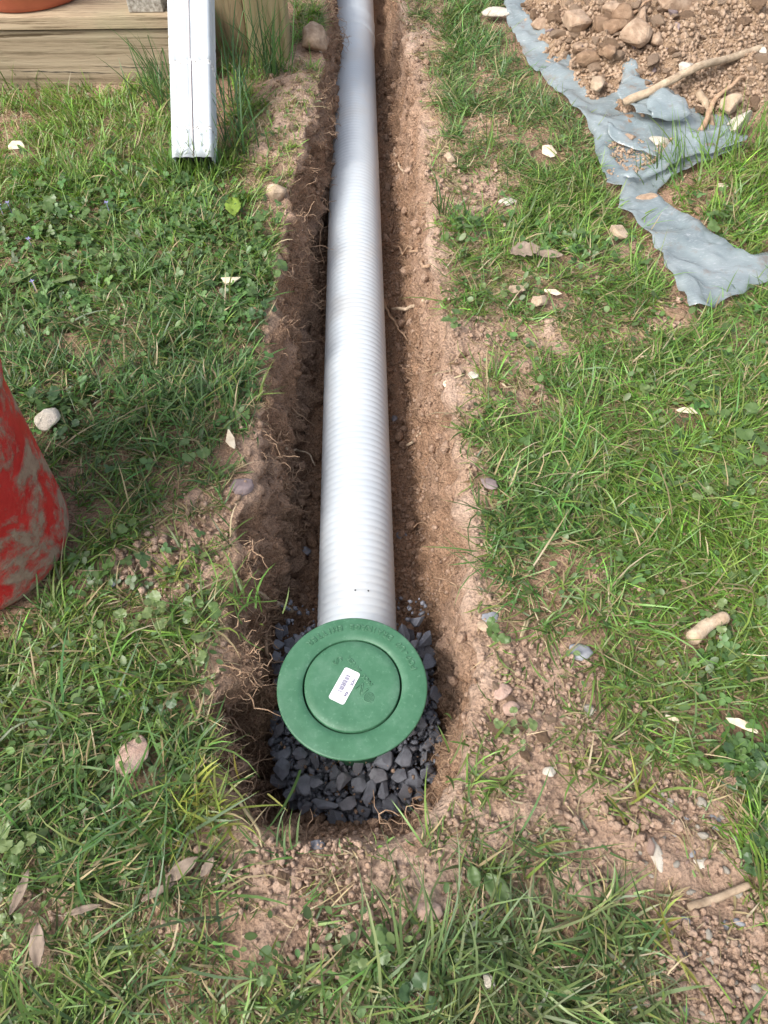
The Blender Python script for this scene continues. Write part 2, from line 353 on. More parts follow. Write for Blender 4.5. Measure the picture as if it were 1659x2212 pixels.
pile = link('dirt_pile', mesh_np('dirt_pile', PV, pq, None, M['pile']))
tag(pile, 'heap of loose tan soil dug from the trench, lying on plastic at upper right', 'dirt pile')
bv_pile = BVHTree.FromPolygons(PV.tolist(), pq.tolist())
DOWN = Vector((0, 0, -1))
def surf(x, y):                                           # top of soil and its normal
    best = None
    for b in (bv_ground, bv_pile):
        h = b.ray_cast(Vector((x, y, 1)), DOWN)
        if h[0] is not None and (best is None or h[0].z > best[0].z): best = h
    return (best[0], best[1]) if best else (Vector((x, y, 0)), Vector((0, 0, 1)))
def hit(u, v):                                            # where the sight line of a photo position meets the soil
    best = None
    for b in (bv_ground, bv_pile):
        h = b.ray_cast(CAMLOC, ray(u, v).normalized())
        if h[0] is not None and (best is None or h[3] < best[3]): best = h
    if best: return best[0], best[1], best[3]
    p = at(u, v); return p, Vector((0, 0, 1)), (p - CAMLOC).length
def mpp(p): return (p - CAMLOC).dot(_f) / FPX             # metres per photo pixel at p

# ------------------------------------------------------------------ drain pipe
m, t, b, o = new_mat('white_pipe')
f = noi(t, 14, 5); c = ramp(t, f, [(.3, (.52, .565, .595)), (.7, (.57, .61, .635))])
sp = noi(t, 90, 4, .7); c = mixc(t, c, ramp(t, sp, [(.24, (.42, .36, .30)), (.32, (1, 1, 1))]), .8, 'MULTIPLY'); du = noi(t, 7, 6, .7); c = mixc(t, c, (.50, .47, .42), ramp(t, du, [(.52, (0, 0, 0)), (.75, (.5, .5, .5))]))
t.links.new(c, b.inputs['Base Color']); b.inputs['Roughness'].default_value = .5; b.inputs['Specular IOR Level'].default_value = .35
M['pipe'] = m
pipe = empty('drain_pipe', (.003, .07, -.161)); tag(pipe, 'long white corrugated drain pipe lying in the trench', 'pipe')
PR, PITCHP = .0562, .0121
yy = np.arange(0, 2.05, PITCHP / 7); ramp_c = 1 - sstep(1.15, 1.6, yy)
rr = PR + .0008 * (np.abs(np.sin(math.pi * yy / PITCHP)) ** .8 - .6) * (ramp_c * .82 + .18)
n = 72; th = np.arange(n) * 2 * math.pi / n
V = np.stack([np.cos(th)[None] * rr[:, None], np.repeat(yy[:, None], n, 1), np.sin(th)[None] * rr[:, None]], -1).reshape(-1, 3)
ii = np.arange(len(yy) * n).reshape(-1, n)
F = np.stack([ii[:-1], np.roll(ii, -1, 1)[:-1], np.roll(ii, -1, 1)[1:], ii[1:]], -1).reshape(-1, 4)
link('pipe_body', mesh_np('pipe_body', V, F, None, M['pipe']), pipe)
prof = [(.0560, 1.86), (.0592, 1.865), (.0598, 1.874), (.0598, 1.885), (.0586, 1.893), (.0586, 1.935), (.0600, 1.94), (.0604, 1.95), (.0600, 1.96), (.0588, 1.966), (.0588, 2.5), (.055, 2.5)]
bm = bmesh.new(); add_lathe(bm, prof, 64); bmesh.ops.transform(bm, matrix=Matrix(((1, 0, 0, 0), (0, 0, 1, 0), (0, 1, 0, 0), (0, 0, 0, 1))), verts=bm.verts); bmesh.ops.reverse_faces(bm, faces=bm.faces)
bm_obj('coupling', bm, M['pipe'], pipe, True)
for dx in (-.0005, .0172):
    bm = bmesh.new(); bmesh.ops.create_circle(bm, cap_ends=True, radius=.0013, segments=10)
    a = math.asin(dx / PR); h_ = bm_obj('drain_hole', bm, M['gap_shade'], pipe)
    h_.location = (math.sin(a) * (PR + .0011), .105, math.cos(a) * (PR + .0011)); h_.rotation_euler = (0, a, 0)

# ------------------------------------------------------------------ pop-up emitter with raised lettering and price sticker
m, t, b, o = new_mat('green_plastic')
f = noi(t, 28, 6, .65); c = ramp(t, f, [(.3, (.032, .112, .054)), (.5, (.046, .138, .072)), (.72, (.080, .178, .108))])
f2 = noi(t, 160, 5, .7); c = mixc(t, c, (.16, .30, .20), ramp(t, f2, [(.56, (0, 0, 0)), (.78, (.55, .55, .55))]))
t.links.new(c, b.inputs['Base Color']); b.inputs['Roughness'].default_value = .48; b.inputs['Specular IOR Level'].default_value = .45
bump(t, b, noi(t, 900, 3), .25, .0004)
M['green'] = m
M['sticker'] = plain('sticker_paper', (.74, .74, .75), (.78, .78, .78), 30, .45)
M['ink'] = plain('sticker_ink', (.07, .06, .13), (.10, .09, .17), 30, .6)
M['ink_pale'] = plain('sticker_ink_pale', (.40, .39, .48), (.5, .49, .56), 30, .6)
ZE = -.030
em = empty('pop_up_emitter', (.0005, .0055, ZE)); tag(em, 'round green pop-up drainage emitter with a white barcode sticker', 'drain emitter')
RO, RG = .0890, .0575
bm = bmesh.new()
add_lathe(bm, [(RG + .0012, -.012), (RG + .0012, -.0012), (RG + .0018, -.0004), (RG + .010, 0), (RO - .0022, 0), (RO - .0009, -.0003), (RO - .0002, -.0011), (RO, -.0016), (RO, -.0036), (RO - .002, -.0038), (RO - .004, -.004), (RG + .014, -.006)], 128)
ring = bm_obj('flange', bm, M['green'], em, True)
bm = bmesh.new(); add_lathe(bm, [(.0001, .0006), (RG - .012, .0006), (RG - .0020, .0003), (RG - .0010, -.0006), (RG - .0006, -.012)], 128)
lid = bm_obj('lid', bm, M['green'], em, True); lid.location = (0, .0045 * 0, .0004)
bm = bmesh.new(); add_lathe(bm, [(RG + .002, -.0062), (.051, -.03), (.051, -.07), (.054, -.08), (.054, -.135)], 64); bm_obj('riser', bm, M['green'], em, True)

def text_mesh(s, size, depth=.0006, outline=0.0, font_bold=False):
    cu = bpy.data.curves.new('text', 'FONT'); cu.body = s; cu.size = size; cu.align_x = 'CENTER'; cu.align_y = 'CENTER'; cu.resolution_u = 3
    if outline: cu.fill_mode = 'NONE'; cu.bevel_depth = outline; cu.bevel_resolution = 1
    else: cu.extrude = depth; cu.offset = .00018 if font_bold else 0
    ob = bpy.data.objects.new('text', cu); col.objects.link(ob)
    dg = bpy.context.evaluated_depsgraph_get(); me = bpy.data.meshes.new_from_object(ob.evaluated_get(dg))
    bpy.data.objects.remove(ob); return me
def letters(s, parent, name, mat, place, size, **kw):
    out = []
    for i, ch in enumerate(s):
        if ch == ' ': continue
        me = text_mesh(ch, size, **kw); me.materials.clear(); me.materials.append(mat)
        ob = link(name, me, parent); x, y, z, rot = place(i); ob.location = (x, y, z); ob.rotation_euler = (0, 0, rot); out.append(ob)
    return out
S = "POP-UP DRAINAGE EMITTER"
def ringpos(i):
    a = R(15 + (133 - 15) * i / (len(S) - 1)); return .0762 * math.cos(a), .0762 * math.sin(a), .0004, a + math.pi / 2
letters(S, ring, 'raised_letter', M['green'], ringpos, .0098, outline=.00052)
def loc(zx, zy): return (zx - 828) * .000124, (841 - zy) * .0001296
def linepos(p0, p1, n, z=.0007):
    a = math.atan2(p1[1] - p0[1], p1[0] - p0[0])
    return lambda i: (p0[0] + (p1[0] - p0[0]) * i / (n - 1), p0[1] + (p1[1] - p0[1]) * i / (n - 1), z, a)
T = "MADE IN USA"
letters(T, lid, 'raised_letter', M['green'], linepos(loc(998, 838), loc(800, 585), len(T)), .0070, outline=.00050)
tn = linepos(loc(920, 885), loc(690, 598), 3)
letters("NDS", lid, 'logo_letter', M['green'], tn, .0165, outline=.00062)
gx, gy = loc(983, 968)                                    # globe mark: ring with a grid of dimples
bm = bmesh.new()
for k in range(28):
    a0, a1 = 2 * math.pi * k / 28, 2 * math.pi * (k + 1) / 28
    q = [bm.verts.new((gx + r_ * math.cos(a), gy + r_ * math.sin(a), .0013 if r_ != .0068 else .0006)) for a, r_ in ((a0, .0055), (a0, .0061), (a0, .0068), (a1, .0055), (a1, .0061), (a1, .0068))]
    bm.faces.new((q[0], q[1], q[4], q[3])); bm.faces.new((q[1], q[2], q[5], q[4]))
for i in range(-2, 3):
    for j in range(-2, 3):
        if i * i + j * j > 6: continue
        add_box(bm, gx + i * .0021 - .0007, gx + i * .0021 + .0007, gy + j * .0021 - .0004, gy + j * .0021 + .0004, .0004, .0014)
bmesh.ops.rotate(bm, cent=(gx, gy, 0), matrix=Matrix.Rotation(R(36), 3, 'Z'), verts=bm.verts)
bm_obj('globe_mark', bm, M['green'], lid)
# sticker: local x = reading direction
sx, sy = loc(755, 852); sa = math.atan2(-305, -162)
stk = empty('sticker_root'); bpy.data.objects.remove(stk)
bm = bmesh.new(); SL, SW, cr = .0432, .0205, .0030
pts = []
for cxs, cys, a0 in ((1, 1, 0), (-1, 1, 90), (-1, -1, 180), (1, -1, 270)):
    for k in range(6):
        a = R(a0 + 18 * k); pts.append((cxs * (SL / 2 - cr) + cr * math.cos(a), cys * (SW / 2 - cr) + cr * math.sin(a)))
top = [bm.verts.new((x, y, .00025)) for x, y in pts]; bot = [bm.verts.new((x, y, 0)) for x, y in pts]
bm.faces.new(top); 
for i in range(len(pts)): bm.faces.new((bot[i], bot[(i + 1) % len(pts)], top[(i + 1) % len(pts)], top[i]))
stick = bm_obj('sticker', bm, M['sticker'], lid); stick.location = (sx, sy, .0011); stick.rotation_euler = (0, 0, sa)
bm = bmesh.new(); x = -.0145; rs = random.Random(4)
while x < .0090:
    wd = rs.choice((.0003, .0003, .0006, .0009)); y0 = -.0046 - (.0009 if rs.random() < .15 else 0)
    vv = [bm.verts.new(q) for q in ((x, y0, .0004), (x + wd, y0, .0004), (x + wd, .0012, .0004), (x, .0012, .0004))]; bm.faces.new(vv)
    x += wd + rs.choice((.0003, .0003, .0005, .0008))
bar = bm_obj('barcode', bm, M['ink'], stick)
def flat_text(s, size, x, y, mat, name='print'):
    me = text_mesh(s, size, .00003, font_bold=True); me.materials.clear(); me.materials.append(mat); ob = link(name, me, stick); ob.location = (x, y, .0004)
flat_text('NDS', .0044, -.0080, .0068, M['ink'], 'brand_print'); flat_text('426', .0044, .0085, .0066, M['ink'], 'number_print')
bm = bmesh.new()
for k in range(20):
    a0, a1 = 2 * math.pi * k / 20, 2 * math.pi * (k + 1) / 20
    bm.faces.new([bm.verts.new((-.0146 + r_ * math.cos(a), .0068 + r_ * math.sin(a), .0004)) for a, r_ in ((a0, .0010), (a0, .0014), (a1, .0014), (a1, .0010))])
bm_obj('logo_print', bm, M['ink_pale'], stick)
bm = bmesh.new()                                          # rows of print too fine to read
for yrow, x0, x1, hgt in ((.0036, -.0150, .0110, .0005), (.0024, -.0145, .0035, .0004), (-.0066, -.0120, .0075, .0011)):
    x = x0
    while x < x1:
        wd = rs.uniform(.0004, .0014); bm.faces.new([bm.verts.new(q) for q in ((x, yrow, .0004), (x + wd, yrow, .0004), (x + wd, yrow + hgt, .0004), (x, yrow + hgt, .0004))]); x += wd + rs.uniform(.0003, .0008)
bm_obj('fine_print', bm, M['ink_pale'], stick)

# ------------------------------------------------------------------ downspout
m, t, b, o = new_mat('white_painted_metal')
f = noi(t, 18, 5); c = ramp(t, f, [(.3, (.44, .475, .50)), (.7, (.53, .555, .57))])
tc = nod(t, 'ShaderNodeTexCoord').outputs['Object']; mp = nod(t, 'ShaderNodeMapping'); mp.inputs['Scale'].default_value = (60, 4, 60); t.links.new(tc, mp.inputs[0])
g = noi(t, 1.0, 5, .7, mp.outputs[0]); c = mixc(t, c, ramp(t, g, [(.25, (.70, .69, .66)), (.45, (1, 1, 1))]), .8, 'MULTIPLY')
t.links.new(c, b.inputs['Base Color']); b.inputs['Roughness'].default_value = .5
M['spout'] = m
m, t, b, o = new_mat('chipped_paint')
f = noi(t, 120, 5, .7); t.links.new(ramp(t, f, [(.40, (.20, .19, .18)), (.46, (.50, .49, .47)), (.52, (.78, .78, .78))]), b.inputs['Base Color']); b.inputs['Roughness'].default_value = .7
M['chipped'] = m
def spout_profile(wd, dp):
    # one corrugated rectangle, clockwise, first the upper face from left to right
    pts = []
    def face(p0, p1, nrm, ribs):
        L = (p1 - p0).length
        for k in range(21):
            tt = .07 + .86 * k / 20
            off = -.0030 * (0.5 - .5 * math.cos(2 * math.pi * ribs * (tt - .07) / .86)) ** 2
            pts.append(p0 + (p1 - p0) * tt + nrm * off)
    a, b_, c_, d = Vector((-wd / 2, 0)), Vector((wd / 2, 0)), Vector((wd / 2, -dp)), Vector((-wd / 2, -dp))
    face(a, b_, Vector((0, 1)), 3); face(b_, c_, Vector((1, 0)), 2); face(c_, d, Vector((0, -1)), 3); face(d, a, Vector((-1, 0)), 2)
    return pts
def spout_tube(stations, wd, dp):
    bm = bmesh.new(); rings = []
    for s, k in stations:
        rings.append([bm.verts.new((p.x * k, s, (p.y + dp / 2) * k - dp / 2)) for p in spout_profile(wd, dp)])
    n = len(rings[0])
    for a, b_ in zip(rings, rings[1:]):
        for i in range(n): bm.faces.new((a[i], a[(i + 1) % n], b_[(i + 1) % n], b_[i]))
    return bm, rings
TILT = R(37)
ds = empty('downspout', (-.2905, 1.008, .050), (TILT, 0, R(-.2))); tag(ds, 'white painted metal downspout ending in the grass beside the timber wall', 'downspout')
bm, rings = spout_tube([(.05, .93), (0.0, .955), (-.0005, 1.0), (.02, 1.004), (.048, 1.0), (.052, .978), (.056, .998), (.12, 1.0), (.20, 1.0)], .0750, .055)
bm_obj('lower_tube', bm, M['spout'], ds, True)
bm, rings = spout_tube([(.176, 1.0), (.1765, 1.026), (.185, 1.030), (.215, 1.030), (.219, 1.012), (.223, 1.030), (.30, 1.032), (.42, 1.032), (.60, 1.032)], .0750, .055)
bm_obj('upper_tube', bm, M['spout'], ds, True)
bm = bmesh.new(); add_box(bm, -.0356, .0356, .004, .006, -.0535, -.0028); bm_obj('mouth_shade', bm, M['gap_shade'], ds)  # black panel in place of the shade inside the open tube
bm = bmesh.new(); add_box(bm, .0020, .0029, .001, .175, -.0015, .0009); add_box(bm, .0006, .0014, .178, .60, -.0005, .0016); bm_obj('seam', bm, M['stone_mauve'], ds)
bm, rings = spout_tube([(.168, 1.006), (.1755, 1.028)], .0750, .055); bm_obj('chipped_band', bm, M['chipped'], ds, True)
bm, rings = spout_tube([(.050, 1.004), (.0555, 1.004)], .0750, .055); bm_obj('chipped_band', bm, M['chipped'], ds, True)

# ------------------------------------------------------------------ timber wall, post, block, pot
def wood(name, c1, c2, c3, stretch, dark=.5):
    m, t, b, o = new_mat(name)
    tc = nod(t, 'ShaderNodeTexCoord').outputs['Object']
    mp = nod(t, 'ShaderNodeMapping'); mp.inputs['Scale'].default_value = stretch; t.links.new(tc, mp.inputs[0])
    wv = noi(t, 1.0, 9, .72, mp.outputs[0]); wv.node.inputs['Distortion'].default_value = .8
    mp2 = nod(t, 'ShaderNodeMapping'); mp2.inputs['Scale'].default_value = tuple(s * 3.2 for s in stretch); t.links.new(tc, mp2.inputs[0])
    w2 = noi(t, 1.0, 6, .7, mp2.outputs[0])
    c = ramp(t, wv, [(.30, c1), (.48, c2), (.72, c3)])
    c = mixc(t, c, ramp(t, w2, [(.34, (.20, .17, .13)), (.46, (1, 1, 1))]), dark, 'MULTIPLY')
    st = noi(t, 7, 4); c = mixc(t, c, (.30, .28, .17), ramp(t, st, [(.5, (0, 0, 0)), (.8, (.5, .5, .5))]))
    t.links.new(c, b.inputs['Base Color']); b.inputs['Roughness'].default_value = .85; b.inputs['Specular IOR Level'].default_value = .15
    h = mixc(t, wv, w2, .5); bump(t, b, h, .9, .004); return m
M['timber'] = wood('weathered_timber', (.15, .11, .07), (.30, .235, .155), (.42, .345, .24), (1.6, 30, 60), .9)
M['capboard'] = wood('weathered_board', (.20, .14, .09), (.38, .29, .19), (.52, .42, .29), (2.0, 34, 60), .85)
M['post'] = wood('weathered_post', (.18, .14, .075), (.32, .26, .14), (.42, .35, .20), (30, 30, 1.6), .5)
M['shaded_post'] = wood('shaded_post', (.12, .09, .055), (.22, .17, .10), (.30, .24, .14), (30, 30, 1.6), .5)  # post wood again, darker: its shade is put into the colour
def timber(name, x0, x1, y0, y1, z0, z1, mat, label, bev=.006, cuts=60):
    bm = bmesh.new(); add_box(bm, x0, x1, y0, y1, z0, z1, bev, 3)
    ob = bm_obj(name, bm, mat, None, False); tag(ob, label, 'timber' if 'timber' in name else name.split('_')[-1]); return ob
timber('landscape_timber', -2.2, -.312, 1.372, 1.51, -.05, .1135, M['timber'], 'thick weathered timber at the bottom of the wall, its lower edge in the grass')
timber('cap_board', -2.2, -.316, 1.366, 1.56, .1170, .1420, M['capboard'], 'weathered board lying on top of the bottom timber, carrying the terracotta pot', .004)
# long drying cracks along the bottom timber, laid on as flat black strips for the shade inside
bm = bmesh.new()
for (u0, v0, u1, v1, wdt) in ((20, 153, 240, 158, .0016), (205, 143, 345, 147, .0012)):
    k = 26; pts = []
    for i in range(k + 1):
        t_ = i / k; d = ray(u0 + (u1 - u0) * t_, v0 + (v1 - v0) * t_); p = CAMLOC + d * ((1.3712 - CAMLOC.y) / d.y); pts.append((p.x, p.z + .0005 * math.sin(i * .9 + u0), wdt * (.25 + .75 * math.sin(math.pi * t_)) * (1 + .4 * math.sin(i * 1.7))))
    up_ = [bm.verts.new((x, 1.3712, z + w_ / 2)) for x, z, w_ in pts]; lo_ = [bm.verts.new((x, 1.3712, z - w_ / 2)) for x, z, w_ in pts]
    for i in range(k): bm.faces.new((lo_[i], lo_[i + 1], up_[i + 1], up_[i]))
ck = bm_obj('crack', bm, M['gap_shade'], bpy.data.objects['landscape_timber'])
timber('wooden_post', -.2235, -.136, 1.462, 1.56, -.08, .47, M['post'], 'square weathered wooden post rising beside the top of the trench', .007)
timber('dark_wooden_post', -.306, -.228, 1.505, 1.60, -.08, .47, M['shaded_post'], 'dark shaded wooden post just behind the downspout', .007)
M['flaky'] = plain('flaky_paint', (.16, .13, .10), (.46, .43, .37), 130, .9, 260, .002, .8)
bk = timber('wood_block', -.4420, -.372, 1.378, 1.46, .1425, .178, M['flaky'], 'small offcut block with flaking pale paint on the cap board', .003)
pot = empty('terracotta_pot', (-.672, 1.512, .1422)); tag(pot, 'terracotta flower pot standing on the board at the top left corner', 'flower pot')
bm = bmesh.new(); add_lathe(bm, [(.0001, 0), (.128, 0), (.134, .004), (.138, .012), (.165, .17), (.168, .175)], 72); bm_obj('pot_body', bm, M['terracotta'], pot, True)
bm = bmesh.new(); add_lathe(bm, [(.164, .175), (.180, .175), (.183, .18), (.183, .215), (.180, .22), (.168, .22), (.166, .215), (.164, .19)], 72); bm_obj('rim', bm, M['terracotta'], pot, True)
bm = bmesh.new(); add_lathe(bm, [(.166, .205), (.0001, .212)], 48); bm_obj('potting_soil', bm, M['soil'], pot, True)

# ------------------------------------------------------------------ muddy red bucket
m, t, b, o = new_mat('muddy_red')
tc = nod(t, 'ShaderNodeTexCoord').outputs['Object']
f = noi(t, 17, 7, .66, tc); f.node.inputs['Distortion'].default_value = .4
f2 = noi(t, 70, 6, .7, tc); k = nod(t, 'ShaderNodeMath', operation='MULTIPLY_ADD'); t.links.new(f2, k.inputs[0]); k.inputs[1].default_value = .30; t.links.new(f, k.inputs[2])
mask = ramp(t, k.outputs[0], [(.61, (0, 0, 0)), (.74, (1, 1, 1))])
red = ramp(t, noi(t, 30, 4, .6, tc), [(.3, (.38, .016, .018)), (.7, (.55, .034, .032))])
mud = ramp(t, f2, [(.3, (.19, .125, .088)), (.7, (.34, .24, .175))])
t.links.new(mixc(t, red, mud, mask), b.inputs['Base Color'])
b.inputs['Roughness'].default_value = .6; rv = nod(t, 'ShaderNodeMapRange'); t.links.new(mask, rv.inputs[0]); rv.inputs[3].default_value = .45; rv.inputs[4].default_value = .95; t.links.new(rv.outputs[0], b.inputs['Roughness'])
b.inputs['Specular IOR Level'].default_value = .3
bump(t, b, mixc(t, mask, f2, .4), .7, .003)
M['redmud'] = m
bc = empty('red_bucket', (-.4715, .190, -.004)); tag(bc, 'red bucket caked with dried mud standing on the grass at the left edge', 'bucket')
bm = bmesh.new(); prof = [(.0001, 0), (.078, 0)] + [(.078 + .0385 * math.sin(R(a)), .034 - .034 * math.cos(R(a))) for a in range(10, 91, 10)] + [(.1175, .05), (.1225, .20), (.126, .30), (.1265, .303), (.1235, .303), (.120, .20), (.115, .05), (.078, .008), (.0001, .008)]
add_lathe(bm, prof, 96); bm_obj('bucket_body', bm, M['redmud'], bc, True)
bm = bmesh.new(); add_lathe(bm, [(.1255, .272), (.131, .274), (.132, .279), (.131, .283), (.1258, .285)], 96); bm_obj('rim_band', bm, M['redmud'], bc, True)
hp = [(-.128 * math.cos(R(a)), -.02 - .118 * math.sin(R(a)) * .9, .285 - .10 * math.sin(R(a)) * .35) for a in range(0, 181, 9)]
V, F = tube_arrays(hp, np.full(len(hp), .0025), 8); link('handle', mesh_np('handle', V, F, None, M['stone_grey']), bc)

# ------------------------------------------------------------------ plastic sheet under the heap
m, t, b, o = new_mat('clear_plastic')
tc = nod(t, 'ShaderNodeTexCoord').outputs['Object']
f = noi(t, 8, 6, .65, tc); f.node.inputs['Distortion'].default_value = 1.2
mp = nod(t, 'ShaderNodeMapping'); mp.inputs['Scale'].default_value = (30, 110, 60); mp.inputs['Rotation'].default_value = (0, 0, .7); t.links.new(tc, mp.inputs[0])
f2 = noi(t, 1.0, 7, .75, mp.outputs[0]); f2.node.inputs['Distortion'].default_value = 2.5
c = ramp(t, f, [(.3, (.27, .335, .35)), (.7, (.43, .49, .50))]); c = mixc(t, c, (.70, .72, .73), ramp(t, f2, [(.54, (0, 0, 0)), (.70, (.7, .7, .7))]))
dirt = noi(t, 22, 8, .75, tc); c = mixc(t, c, (.34, .25, .18), ramp(t, dirt, [(.56, (0, 0, 0)), (.70, (.75, .75, .75))]))
t.links.new(c, b.inputs['Base Color']); b.inputs['Roughness'].default_value = .14; b.inputs['Specular IOR Level'].default_value = .9
bump(t, b, f, .6, .008)
tp = t.nodes.new('ShaderNodeBsdfTransparent'); tr = t.nodes.new('ShaderNodeBsdfTranslucent'); t.links.new(c, tr.inputs[0])
m1 = t.nodes.new('ShaderNodeMixShader'); m1.inputs[0].default_value = .25; t.links.new(b.outputs[0], m1.inputs[1]); t.links.new(tr.outputs[0], m1.inputs[2])
m2 = t.nodes.new('ShaderNodeMixShader'); m2.inputs[0].default_value = .38; t.links.new(m1.outputs[0], m2.inputs[1]); t.links.new(tp.outputs[0], m2.inputs[2]); t.links.new(m2.outputs[0], o.inputs[0])
M['plastic'] = m
SHEET_PX = [(1086, -60), (1084, 10), (1092, 45), (1112, 85), (1134, 128), (1152, 160), (1190, 195), (1222, 232), (1254, 268), (1280, 303), (1285, 335), (1300, 372), (1308, 412), (1340, 416), (1334, 452), (1362, 474), (1402, 522), (1436, 588), (1474, 660), (1480, 682), (1524, 686), (1552, 664), (1600, 646), (1618, 628), (1680, 622), (1800, 600),
            (1800, 540), (1700, 535), (1650, 552), (1612, 566), (1580, 552), (1545, 525), (1495, 488), (1456, 462), (1430, 446), (1414, 430), (1422, 414), (1446, 392), (1500, 372), (1560, 356), (1590, 344), (1592, 318), (1570, 270), (1560, 200), (1500, 60), (1300, -40), (1200, -80)]
def film(name, px, step, zf, parent=None, wav=.004, sm=0, thick=.0002):
    W = [at(u, v, .006) for u, v in px]; P = []
    for a, b_ in zip(W, W[1:] + W[:1]):
        k = max(1, int((b_ - a).length / step))
        for i in range(k): P.append(a.lerp(b_, i / k))
    XY = np.array([(p.x, p.y) for p in P])
    XY = XY + .0022 * np.stack([fbm(XY[:, 0] * 40, XY[:, 1] * 40, 0, 201 + sm, 3), fbm(XY[:, 0] * 40, XY[:, 1] * 40, 5, 205 + sm, 3)], 1)
    gx_, gy_ = np.meshgrid(np.arange(XY[:, 0].min(), XY[:, 0].max(), step), np.arange(XY[:, 1].min(), XY[:, 1].max(), step))
    s = poly_sd(gx_.ravel(), gy_.ravel(), XY); ok = s > step * .6
    pts = np.concatenate([XY, np.stack([gx_.ravel()[ok], gy_.ravel()[ok]], 1)]); n = len(XY)
    v2, e2, f2_, *_ = delaunay_2d_cdt([Vector(p) for p in pts], [(i, (i + 1) % n) for i in range(n)], [list(range(n))], 1, 1e-6)
    A = np.array([(p.x, p.y) for p in v2]); z = zf(A[:, 0], A[:, 1])
    me = bpy.data.meshes.new(name); me.from_pydata(np.stack([A[:, 0], A[:, 1], z], 1).tolist(), [], [f for f in f2_])
    me.polygons.foreach_set('use_smooth', np.ones(len(me.polygons), bool)); me.materials.append(M['plastic'])
    ob = link(name, me, parent); sol = ob.modifiers.new('thickness', 'SOLIDIFY'); sol.thickness = thick; sol.offset = 1
    return ob, XY
def ridge(x, y, s, f): return np.maximum(0, .6 - np.abs(fbm(x * f, y * f, 0, s, 2))) ** 1.7 * 1.5
def sheet_z(x, y):
    base_ = lawn_z(x, y, False)
    return np.minimum(base_, .02) + .0075 + .004 + .020 * ridge(x + .4 * y, y - .5 * x, 221, 9) + .011 * ridge(x, y, 225, 24) + .002 * fbm(x * 30, y * 30, 0, 229, 2)
sheet, SHEET_XY = film('plastic_sheet', SHEET_PX, .011, sheet_z)
tag(sheet, 'crumpled translucent plastic sheet under the dirt heap, edge on the grass', 'plastic sheet')
def fold_z(base_h, axis, seed):
    def f(x, y):
        return pile_z(x, y) * .35 + base_h + .014 * ridge(x, y, seed, 13) + .004 * fbm(x * 34, y * 34, 0, seed + 3, 2)
    return f
film('sheet_fold', [(1330, 186), (1346, 196), (1372, 222), (1400, 246), (1440, 270), (1476, 292), (1440, 300), (1390, 292), (1362, 284), (1345, 262), (1322, 246), (1330, 222)], .008, fold_z(.040, 0, 241), sheet)
film('sheet_fold', [(1398, 246), (1424, 252), (1452, 272), (1482, 294), (1430, 304), (1396, 300), (1380, 276)], .008, fold_z(.048, 0, 251), sheet)
film('sheet_fold', [(1452, 320), (1500, 312), (1560, 300), (1600, 320), (1592, 352), (1540, 352), (1480, 360), (1430, 388), (1392, 400), (1352, 412), (1330, 398), (1380, 398), (1408, 380), (1425, 350)], .009, lambda x, y: sheet_z(x, y) + .010 + .010 * ridge(x, y, 261, 14), sheet)
film('sheet_fold', [(1300, 300), (1330, 312), (1370, 330), (1410, 352), (1420, 366), (1390, 352), (1350, 334), (1306, 318)], .008, lambda x, y: sheet_z(x, y) + .011, sheet)

# ------------------------------------------------------------------ stones, clods, sticks, chips
KEEP = []                                                # footprints of stones where no grass grows
def hull_rock(seed, d=(1, .75, .5), npts=13, bev=.07, jit=.18):
    r = random.Random(seed); bm = bmesh.new()
    for i in range(npts):
        v = Vector((r.gauss(0, 1), r.gauss(0, 1), r.gauss(0, 1))).normalized()
        q = 1 - jit * r.random()
        bm.verts.new((v.x * d[0] * .5 * q, v.y * d[1] * .5 * q, v.z * d[2] * .5 * q))
    g = bmesh.ops.convex_hull(bm, input=bm.verts); bmesh.ops.delete(bm, geom=[q for q in bm.verts if not q.link_faces], context='VERTS')
    bmesh.ops.dissolve_limit(bm, angle_limit=R(16), verts=bm.verts, edges=bm.edges)
    if bev: bmesh.ops.bevel(bm, geom=list(bm.edges), offset=bev * min(d) * .5, segments=1, affect='EDGES')
    bmesh.ops.triangulate(bm, faces=[f for f in bm.faces if len(f.verts) > 4])
    return bm
def lump_rock(seed, d=(1, .8, .6), sub=3, amp=.22, ang=.5):
    bm = bmesh.new(); bmesh.ops.create_icosphere(bm, subdivisions=sub, radius=.5)
    P = np.array([v.co for v in bm.verts]); r = random.Random(seed)
    for k in range(int(11 * ang) + 3):                      # chop flats
        nrm = np.array(Vector((r.gauss(0, 1), r.gauss(0, 1), r.gauss(0, 1))).normalized()); h = r.uniform(.27, .41)
        dd = P @ nrm - h; P -= np.where(dd > 0, dd, 0)[:, None] * nrm[None] * .9
    P *= (1 + amp * fbm(P[:, 0] * 3.2 + seed, P[:, 1] * 3.2, P[:, 2] * 3.2, seed, 3) * .6 + .09 * fbm(P[:, 0] * 11 + seed, P[:, 1] * 11, P[:, 2] * 11, seed, 3))[:, None]
    for v, p in zip(bm.verts, P): v.co = (p[0] * d[0], p[1] * d[1], p[2] * d[2])
    return bm
